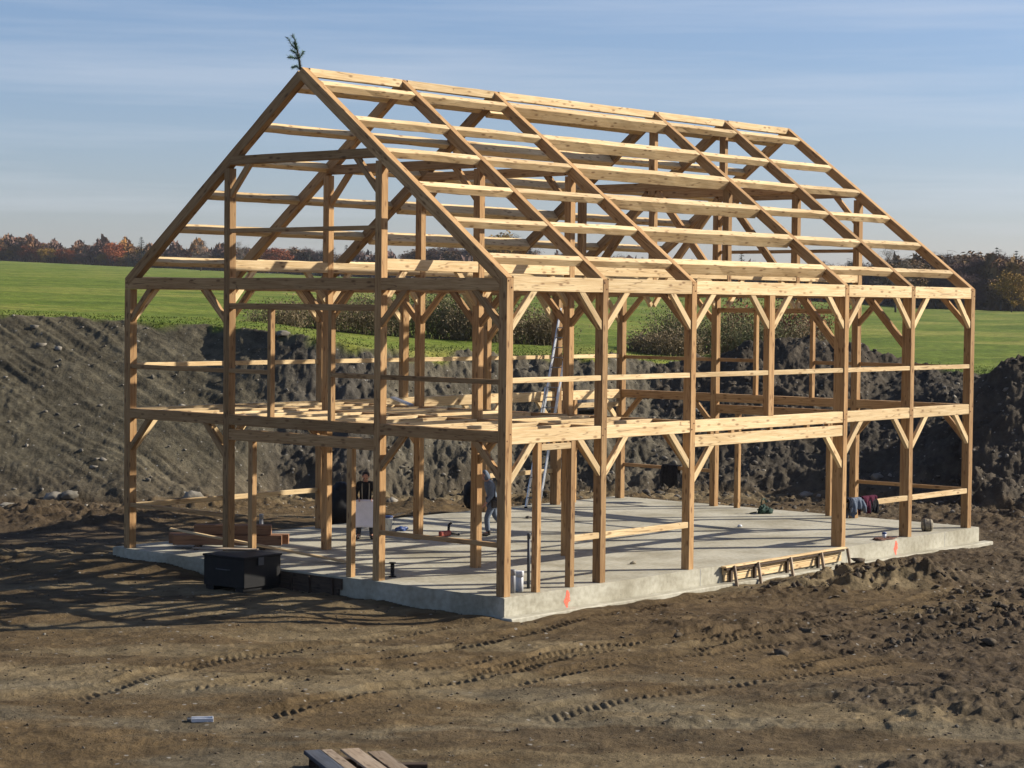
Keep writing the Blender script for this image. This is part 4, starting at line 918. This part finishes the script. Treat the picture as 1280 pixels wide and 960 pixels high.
# ------------------------------------------------------------------ trees and bushes
def leafmat(name, c1, c2, var=.2):
    return mat(name, c1, .8, .15, noise=(.6, c2, .35, .65), var=var)
LM = dict(yellow=leafmat("yellow_autumn_leaves", (.34, .20, .03), (.22, .14, .03)), orange=leafmat("orange_autumn_leaves", (.33, .095, .030), (.22, .07, .028)), brown=leafmat("brown_autumn_leaves", (.17, .095, .042), (.11, .07, .036)),
          purple=leafmat("bare_purple_twigs", (.14, .085, .072), (.10, .066, .056)), spruce=leafmat("dark_spruce_needles", (.020, .036, .024), (.030, .048, .030)), grey=leafmat("bare_grey_twigs", (.20, .165, .14), (.15, .125, .105)),
          green=leafmat("olive_green_leaves", (.095, .115, .038), (.15, .145, .055)), straw=leafmat("dry_straw_stalks", (.20, .155, .085), (.12, .095, .05)), red=leafmat("red_sumac_leaves", (.22, .035, .035), (.13, .03, .03)), rust=leafmat("rust_brown_weeds", (.20, .145, .075), (.13, .10, .05)))
def branch_tree(h, spread, n_l1, twigs, seed, trunk_r=.16, lean=0):
    """tapered trunk with limbs and twigs; returns trunk MB, twig tips, twig MB"""
    r_ = random.Random(seed); tr = MB(); tips = []; tg = MB()
    pts = [Vector((lean*t*t+.02*h*r_.uniform(-1, 1)*t, .02*h*r_.uniform(-1, 1)*t, h*.74*t)) for t in [k/7 for k in range(8)]]
    tr.tube(pts, [trunk_r*(1-.9*k/7) for k in range(8)], 6)
    for i in range(n_l1):
        t = .22+.75*(i+r_.random())/n_l1; k = min(6, int(t*7)); p = pts[k].lerp(pts[k+1], t*7-k)
        a = r_.uniform(0, 2*math.pi); out = spread*(1.12-.55*abs(t-.55)/.45)*r_.uniform(.55, 1.1); rise = out*r_.uniform(.35, .8)+h*.12*t
        q = p+Vector((math.cos(a)*out, math.sin(a)*out, rise)); m_ = p.lerp(q, .5)+Vector((0, 0, -out*.06))
        tr.tube([p, m_, q], [trunk_r*.35*(1-t*.6), trunk_r*.22*(1-t*.6), trunk_r*.06], 4, cap=False)
        for j in range(twigs):
            b = m_.lerp(q, r_.random()) if j % 3 else p.lerp(q, r_.uniform(.3, 1)); d = Vector((r_.gauss(0, 1), r_.gauss(0, 1), r_.gauss(.55, .7)))*out*.26; e_ = b+d
            tg.tube([b, b.lerp(e_, .5)+Vector((0, 0, .05)), e_], [trunk_r*.075, trunk_r*.05, trunk_r*.025], 3, cap=False); tips.append(e_); tips.append(b.lerp(e_, .6))
    return tr, tips, tg
def deciduous(name, lab, leaf, h, spread, seed, leaves=2800, leafsize=.5, bare=False, grp=None, cat="tree"):
    tr, tips, tg = branch_tree(h, spread, 17, 16 if not bare else 26, seed, h*.014)
    e = empty(name, (0, 0, -500), lab, cat, grp)
    child(tr, "trunk", M_bark, e, True)
    T = np.array([t[:] for t in tips])
    if bare:
        # crown of bare twigs: fine slivers round the tips
        o = child(tg, "crown", LM[leaf], e)
        k = nrng.integers(0, len(T), leaves); P = T[k]+nrng.normal(size=(leaves, 3))*spread*.09
        V, F = cards(P, leafsize, 1.6)
        V = V.reshape(-1, 4, 3); c_ = V.mean(1, keepdims=True); V[:, 1] = c_[:, 0]+(V[:, 1]-c_[:, 0])*.16; V[:, 3] = c_[:, 0]+(V[:, 3]-c_[:, 0])*.16
        np_mesh("twigs", V.reshape(-1, 3), F, LM[leaf], o, world=False)
    else:
        child(tg, "twigs", M_bark, e)
        nc = 60; ck = T[nrng.integers(0, len(T), nc)]; el = nrng.normal(size=(40, 3)); el = el/np.linalg.norm(el, axis=1)[:, None]*(.55+.45*nrng.random((40, 1)))
        ck[:40] = el*np.array([spread*.95, spread*.95, h*.33])+np.array([0, 0, h*.63]); kk = nrng.integers(0, nc, leaves)
        P = ck[kk]+nrng.normal(size=(leaves, 3))*spread*.17*np.array([1, 1, .75])
        V, F = cards(P, leafsize); np_mesh("crown", V, F, LM[leaf], e, world=False)
    return e
def conifer(name, lab, h, rad, seed, grp=None):
    r_ = random.Random(seed); e = empty(name, (0, 0, -500), lab, "tree", grp)
    child(MB().tube([(0, 0, 0), (0, 0, h*.5), (0, 0, h)], [h*.018, h*.011, .02], 6), "trunk", M_bark, e, True)
    V = []
    tiers = int(h*1.9)
    for i in range(tiers):
        t = (i+.5)/tiers; z = h*(.08+.92*t); rr = rad*(1-t)**.85*r_.uniform(.75, 1.12)+.12
        for j in range(int(9-4*t)):
            a = r_.uniform(0, 2*math.pi); d = Vector((math.cos(a), math.sin(a), r_.uniform(-.25, .12))); L_ = rr*r_.uniform(.75, 1.1)
            for k in range(12):
                q = (k+r_.random())/12; p = Vector((0, 0, z))+d*L_*q+Vector((0, 0, .16*L_*q*q)); n_ = Vector((r_.gauss(0, 1), r_.gauss(0, 1), r_.gauss(0, .5))).normalized()
                s_ = .34*(1.1-q*.6); a_ = (d*.8+n_*.7).normalized()*s_; b_ = a_.cross(Vector((r_.gauss(0, .6), r_.gauss(0, .6), 1))).normalized()*s_*.34
                V += [p-a_*.3, p+b_, p+a_, p-b_]
    np_mesh("crown", V, np.arange(len(V)).reshape(-1, 4), LM['spruce'], e, world=False)
    return e
def copy_tree(o):
    def rec(a, par):
        c = a.copy(); COL.objects.link(c)
        if par: c.parent = par
        for ch in list(a.children): rec(ch, c)
        return c
    return rec(o, None)
PROTO = {}
PROTO['yellow'] = deciduous("autumn_tree", "x", 'yellow', 12, 3.6, 1)
PROTO['orange'] = deciduous("autumn_tree", "x", 'orange', 12, 3.8, 2)
PROTO['brown'] = deciduous("autumn_tree", "x", 'brown', 12, 3.8, 3)
PROTO['purple'] = deciduous("bare_tree", "x", 'purple', 12, 3.6, 4, bare=True, leaves=4200, leafsize=.75)
PROTO['grey'] = deciduous("bare_tree", "x", 'grey', 12, 3.2, 5, bare=True, leaves=900, leafsize=.5)
PROTO['spruce'] = conifer("spruce_tree", "x", 12, 2.9, 6)
PROTO['brown2'] = deciduous("autumn_tree", "x", 'brown', 12, 3.3, 13)
used = set()
BM = {k: mat("bush_"+k, a, .85, .12, noise=(2.6, b, .40, .60)) for k, a, b in (('green', (.11, .125, .045), (.21, .195, .10)), ('rust', (.15, .11, .06), (.27, .21, .125)), ('brown', (.13, .09, .055), (.21, .155, .09)), ('red', (.24, .035, .035), (.12, .05, .03)))}
def place_tree(kind, col, d, toprow, lab, grp=None, baserow=None, wide=1.0):
    s = (col-640)/FPX*d; x, y = from_ds(d, s); zb = h1(x, y)-.15
    ztop = CAM.z-(toprow-hz(col))/FPX*d; hgt = max(2.5, ztop-zb)
    p = PROTO[kind]
    o = p if kind not in used else copy_tree(p)
    used.add(kind)
    o.location = (x, y, zb); k = hgt/12; o.scale = (k*wide, k*wide, k); o.rotation_euler = (0, 0, rng.uniform(0, 6.28))
    tag(o, lab, "tree", grp); return o
CN = dict(yellow="yellow leaved tree", orange="orange red tree", brown="brown leaved tree", brown2="brown leaved tree", purple="bare purplish tree", grey="bare grey tree", spruce="dark evergreen")
def skyline(col):
    return float(np.interp(col, [0, 25, 60, 110, 170, 230, 300, 360, 420, 480, 540, 600, 660, 740, 820, 900, 960, 1040, 1110, 1150, 1190, 1240, 1290], [295, 296, 302, 305, 306, 309, 308, 305, 306, 308, 305, 300, 306, 315, 322, 324, 326, 330, 322, 318, 314, 316, 318]))
# the two woods: a back row that closes the view and a front row of mixed trees
def wood_row(c0, c1, step, dfar, kinds, grp, side, dh):
    col = c0
    while col < c1:
        k = rng.choice(kinds); far = float(np.interp(col, PC, FARD))+dfar
        lab = "%s in the %s" % (CN[k], side)
        place_tree(k, col+rng.uniform(-3, 3), far+rng.uniform(-6, 6), skyline(col)+dh+rng.uniform(-3, 5), lab, lab.replace(" in", "s in", 1), wide=rng.uniform(1.2, 2.0))
        col += step*rng.uniform(.7, 1.3)
LW = "far wood beyond the left field"; MW = "wood seen through the open frame"; RW = "wood on the right skyline"
wood_row(-12, 300, 9, 14, ['purple', 'brown', 'purple', 'orange', 'yellow', 'brown2'], 0, LW, 1)
wood_row(-12, 300, 13, 0, ['yellow', 'purple', 'brown', 'yellow', 'purple', 'orange'], 0, LW, 9)
wood_row(300, 700, 11, 8, ['purple', 'grey', 'brown', 'brown2', 'purple', 'spruce'], 0, MW, 4)
wood_row(700, 1130, 11, 8, ['purple', 'brown', 'spruce', 'brown2', 'purple'], 0, MW, 2)
wood_row(1125, 1300, 11, 16, ['purple', 'brown', 'brown2', 'purple', 'grey'], 0, RW, 0)
wood_row(1125, 1300, 14, 6, ['brown', 'purple', 'brown2', 'brown'], 0, RW, 10)
wood_row(1150, 1300, 16, -2, ['brown', 'purple', 'green' if False else 'brown2', 'purple'], 0, RW, 26)
for kind, col, dd, row, lab, wd in (("spruce", 176, 700, 296, "dark spruce with drooping boughs at the edge of the left field", 1.7), ("spruce", 160, 698, 314, "smaller dark evergreen beside the spruce in the left field", 2.0), ("orange", 140, 715, 303, "bright orange tree left of the dark spruce", 1.6),
                                 ("spruce", 104, 730, 300, "slim dark evergreen rising above the far left wood", .7), ("grey", 250, 600, 296, "tall bare grey tree behind the left rafter foot", 1.4), ("grey", 300, 590, 298, "thin bare tree behind the first gable post", 1.0), ("spruce", 405, 560, 299, "dense dark pine behind the middle of the gable", 1.6), ("spruce", 432, 560, 306, "low dark pine right of the dense pine behind the gable", 1.6), ("spruce", 385, 565, 311, "small dark pine left of the dense pine behind the gable", 1.6), ("orange", 345, 640, 310, "rusty orange tree between the two gable posts", 2.0),
                                 ("yellow", 622, 400, 289, "yellow leaved tree showing through the rafters above the corner", 1.2), ("grey", 648, 400, 286, "bare tree beside the yellow one behind the rafters", 1.0), ("grey", 1118, 300, 303, "bare grey tree just left of the far rafter foot", 1.2), ("brown2", 1135, 330, 318, "olive brown tree behind the far rafter foot", 1.2), ("spruce", 1243, 400, 309, "dark pine standing above the right hand wood", 1.0), ("spruce", 1268, 400, 313, "second dark pine near the right edge of the photo", 1.2), ("yellow", 1263, 360, 338, "golden yellow tree low in the right hand wood", 1.3), ("yellow", 1282, 362, 354, "small golden tree at the extreme right edge", 1.2),
                                 ("spruce", 925, 330, 316, "small dark pine showing behind the middle rafters", 1.3), ("spruce", 1060, 330, 326, "small dark pine showing behind the far queen post", 1.2)):
    place_tree(kind, col, dd, row, lab, None, wide=wd)
# understory that fills the foot of the woods, one mass
def understory(name, cols, dofs, hh, n, m):
    c_ = nrng.uniform(cols[0], cols[1], n); far = np.interp(c_, PC, FARD)+dofs+nrng.uniform(-3, 10, n); s_ = (c_-640)/FPX*far; x, y = from_ds(far, s_)
    z = height(x, y)[0]; P = np.stack([x, y, z+hh*nrng.random(n)**1.3*(.82+.2*np.sin(c_*.21)+.14*np.sin(c_*.057))], 1)
    V, F = cards(P, 1.3); V = V.reshape(-1, 4, 3); c4 = V.mean(1, keepdims=True); V[:, :, 2:] = c4[:, :, 2:]+(V[:, :, 2:]-c4[:, :, 2:])*1.8
    tag(np_mesh(name, V.reshape(-1, 3), F, m), kind='stuff')
M_wdl = mat("mixed_autumn_undergrowth", (.15, .09, .07), .85, .1, noise=(.045, (.30, .15, .04), .48, .66)); M_wdr = mat("brown_autumn_undergrowth", (.12, .085, .058), .85, .1, noise=(.07, (.22, .135, .05), .45, .65))
understory("undergrowth", (-20, 330), 6, 9.0, 11000, M_wdl); understory("undergrowth", (330, 1130), 4, 7, 11000, LM['purple']); understory("undergrowth", (1115, 1310), 4, 9.0, 14000, M_wdr)

# bushes and tall weeds on the bank behind the frame
def bush(name, lab, col, d, w_, h_, leaf, seed, n=2600, size=.10, stalks=120, smat='straw', grp=None, up=None, ar=1.6):
    s = (col-640)/FPX*d; x, y = from_ds(d, s); e = empty(name, (x, y, h1(x, y)-.05), lab, "bush", grp)
    r_ = random.Random(seed); sm_ = MB(); tips = []
    for i in range(stalks):
        a = r_.uniform(0, 6.28); rr = w_*math.sqrt(r_.random())*.8; b = Vector((rr*math.cos(a)*RH[0]+rr*.5*math.sin(a)*FH[0], rr*math.cos(a)*RH[1]+rr*.5*math.sin(a)*FH[1], 0))
        hh = h_*(1-.55*(rr/w_)**2)*r_.uniform(.5, 1.12); q = b+Vector((r_.gauss(0, .30)*hh, r_.gauss(0, .30)*hh, hh*r_.uniform(.75, 1.05))); m_ = b.lerp(q, .55)+Vector((r_.gauss(0, .03), r_.gauss(0, .03), 0))
        sm_.tube([b, m_, q], [.018, .013, .005], 3, cap=False); tips += [q, m_.lerp(q, .5), m_]
    child(sm_, "stems", LM[smat], e)
    T = np.array([t[:] for t in tips]); n = int(n*1.5); k = nrng.integers(0, len(T), n); P = T[k]+nrng.normal(size=(n, 3))*np.array([.24, .24, .22])
    P[:, 2] = np.abs(P[:, 2]); V, F = cards(P, size*.62, ar, up=up); np_mesh("foliage", V, F, BM[leaf], e, world=False)
    return e
bush("weed_clump", "dry brown weeds behind the left window studs", 345, 88, 1.6, 1.0, 'rust', 1, 2200, .09)
bush("weed_clump", "tall dry weeds between the studs behind the gable window", 392, 90, 1.9, 1.3, 'rust', 2, 3000, .10)
bush("weed_clump", "tall brown weeds right of the second window stud", 440, 91, 2.2, 1.9, 'rust', 3, 4200, .10)
bush("weed_clump", "dark weeds behind the second gable post", 478, 92, 1.8, 1.9, 'green', 4, 3600, .11)
bush("leafy_bush", "big green brown bush in the right half of the gable", 556, 93, 2.3, 2.5, 'green', 5, 5200, .12, 200)
bush("leafy_bush", "dense brown bush just left of the near corner post", 598, 92, 1.9, 2.2, 'rust', 6, 4600, .12, 160)
bush("leafy_bush", "rounded brown bush right of the near corner post", 664, 94, 1.7, 1.8, 'rust', 7, 4600, .11, 160)
bush("leafy_bush", "small brown bush beside the ladder top", 688, 95, 1.0, 1.3, 'brown', 8, 1800, .11)
bush("leafy_bush", "low brown bush on the bank in the second bay", 812, 93, 1.5, 1.1, 'rust', 9, 2600, .11)
bush("leafy_bush", "tall olive bush with loose top in the second bay", 846, 97, 1.5, 2.6, 'green', 10, 2600, .11, 180)
bush("leafy_bush", "brownish bush against the second front post", 842, 92, 1.5, 1.2, 'rust', 11, 2400, .11)
bush("leafy_bush", "grey green bush behind the tall window stud of the middle bay", 905, 96, 1.8, 2.2, 'green', 12, 3000, .11, 180)
bush("sumac_bush", "red sumac under the plate at the left of the middle bay", 925, 99, 1.0, 2.9, 'red', 13, 1500, .14)
bush("sumac_bush", "broad red sumac left of the third front post", 1000, 99, 1.5, 2.9, 'red', 14, 2600, .14)
bush("leafy_bush", "rusty weeds above the dark spoil heap", 985, 95, 1.8, 2.0, 'rust', 15, 3000, .11, 160)
bush("leafy_bush", "green weeds at the left shoulder of the dark spoil heap", 952, 94, 1.5, 1.8, 'green', 16, 2400, .11)

# ------------------------------------------------------------------ grass blades along the edge of the turf, stones
n = 16000
c_ = nrng.uniform(-30, 1310, n); top_ = np.interp(c_, PC, TOP); d_ = top_-.6+9*nrng.random(n)**2.5; s_ = (c_-640)/FPX*d_; X, Y = from_ds(d_, s_)
z_, g_, hm2, *_ = height(X, Y); kk = (g_ > .45); X, Y, z_ = X[kk], Y[kk], z_[kk]; n = len(X)
a_ = nrng.uniform(0, 6.28, n); hgt = .03+.08*nrng.random(n)**2; ww = .03
P = np.stack([X, Y, z_-.02], 1); sdv = np.stack([np.cos(a_), np.sin(a_), 0*a_], 1)*ww; tipv = np.stack([nrng.normal(size=n)*.06, nrng.normal(size=n)*.06, hgt], 1)
V = np.stack([P-sdv, P+sdv, P+tipv+sdv*.2, P+tipv-sdv*.2], 1).reshape(-1, 3)
M_blade = mat("grass_blades", (.085, .130, .020), .85, .15, noise=(.3, (.17, .18, .045), .35, .65), coord='Object')
tag(np_mesh("grass", V, np.arange(4*n).reshape(n, 4), M_blade), kind='stuff')
def stones(name, P, size, m, squash=.7):
    base = bmesh.new(); bmesh.ops.create_icosphere(base, subdivisions=1, radius=1); BV = np.array([v.co[:] for v in base.verts]); BF = np.array([[v.index for v in f.verts] for f in base.faces]); base.free()
    n = len(P); q = BV[None]*(1+.55*nrng.normal(size=(n, len(BV), 1))*.6)*size[:, None, None]; q = q*np.array([1, 1, squash])*(1+.3*nrng.normal(size=(n, 1, 3)))
    ang = nrng.uniform(0, 6.28, n); ca, sa = np.cos(ang)[:, None], np.sin(ang)[:, None]; q = np.stack([q[:, :, 0]*ca-q[:, :, 1]*sa, q[:, :, 0]*sa+q[:, :, 1]*ca, q[:, :, 2]], 2)
    V = (q+P[:, None]).reshape(-1, 3); F = (BF[None]+np.arange(n)[:, None, None]*len(BV)).reshape(-1, 3)
    tag(np_mesh(name, V, F, m), kind='stuff')
def scatter(n, c0, c1, d0, d1, smin, smax, dens=None, pw=3):
    c_ = nrng.uniform(c0, c1, n); d_ = nrng.uniform(d0, d1, n); s_ = (c_-640)/FPX*d_; X, Y = from_ds(d_, s_); z, g, *_ = height(X, Y)
    out = (X < SX0-.15) | (X > SX1+.4) | (Y < SY0-.15) | (Y > SY1+.15); k = (g < .2) & out; X, Y, z = X[k], Y[k], z[k]
    sz = smin+(smax-smin)*nrng.random(len(X))**pw; return np.stack([X, Y, z+sz*.15], 1), sz
P, sz = scatter(2600, -30, 1310, 64, 86, .015, .12, pw=7); stones("stones", P, sz, M_stone)
P, sz = scatter(700, -30, 1310, 30, 64, .006, .035, pw=6); stones("pebbles", P, sz, M_stone)
P, sz = scatter(6500, -30, 1310, 30, 62, .006, .035, pw=5); stones("earth_clods", P, sz, M_clod)
P, sz = scatter(6000, 470, 1310, 68, 88, .012, .11, pw=6); stones('earth_clods', P, sz, M_clodd, .8)
# loose clods thrown up in the spoil ridge in front of the form boards and at the right
pc = []
for px, py, h, ra, rb, nn in ((1000, 742, .3, 1.6, .5, 45), (1055, 735, .4, 1.4, .6, 50), (1105, 730, .5, 1.3, .6, 50), (1150, 728, .4, 1.0, .6, 35), (1232, 748, .4, 1.1, .8, 50), (1265, 775, .3, 1.8, 1.0, 70), (1190, 775, .2, 2.0, .9, 80), (1150, 800, .2, 2.6, .9, 90)):
    c = onz(px, py, -.45); 
    s_ = nrng.normal(size=nn)*ra*.62; t_ = nrng.normal(size=nn)*rb*.8; X = c.x+RH[0]*s_+FH[0]*t_; Y = c.y+RH[1]*s_+FH[1]*t_; k = Y < SY0-.55; X, Y = X[k], Y[k]
    z = height(X, Y)[0]; pc.append(np.stack([X, Y, z], 1))
P = np.concatenate(pc); sz = .015+.10*nrng.random(len(P))**3; P[:, 2] += sz*.2; stones("earth_clods", P, sz, M_clod, .8)
def boulder(px, py, d, r, lab, seed, sc=(1.3, 1, .7), m=None):
    v = fwd+rt*((px-640)/FPX)-up*((py-480)/FPX); p = CAM+v*(d/v.dot(fwd)); z = h1(p.x, p.y)
    e = empty("boulder", (p.x, p.y, z-.1*r), lab, "boulder"); lumpy("rock", m or M_stone, e, r, sc, (0, 0, r*.35), seed, .22)
boulder(737, 459, 78, 0.50, "smooth grey boulder on the bank beside the ladder", 61, (1.5, 1, .75))
boulder(8, 628, 65.5, 0.21, "pale white rock at the left edge foot of the bank", 62, (1.7, 1, .6))
boulder(68, 598, 67.5, 0.31, "rounded brown boulder at the foot of the left bank", 63)
boulder(87, 604, 67.5, 0.26, "tan boulder right of the rounded brown one on the left bank", 64)
boulder(241, 600, 68, 0.28, "grey boulder on the left bank between corner post and gable post", 65)
boulder(354, 421, 77.5, 0.20, "pale rock at the turf edge right of the first window stud", 66, (1.5, 1, .7))
boulder(1097, 556, 74, 0.19, "flat pale rock in the dark spoil right of the third front post", 67, (1.4, 1, .8))
boulder(1008, 594, 73.5, 0.20, "pale grey rock at the foot of the dark spoil in the middle bay", 68, (1.5, 1, .6))
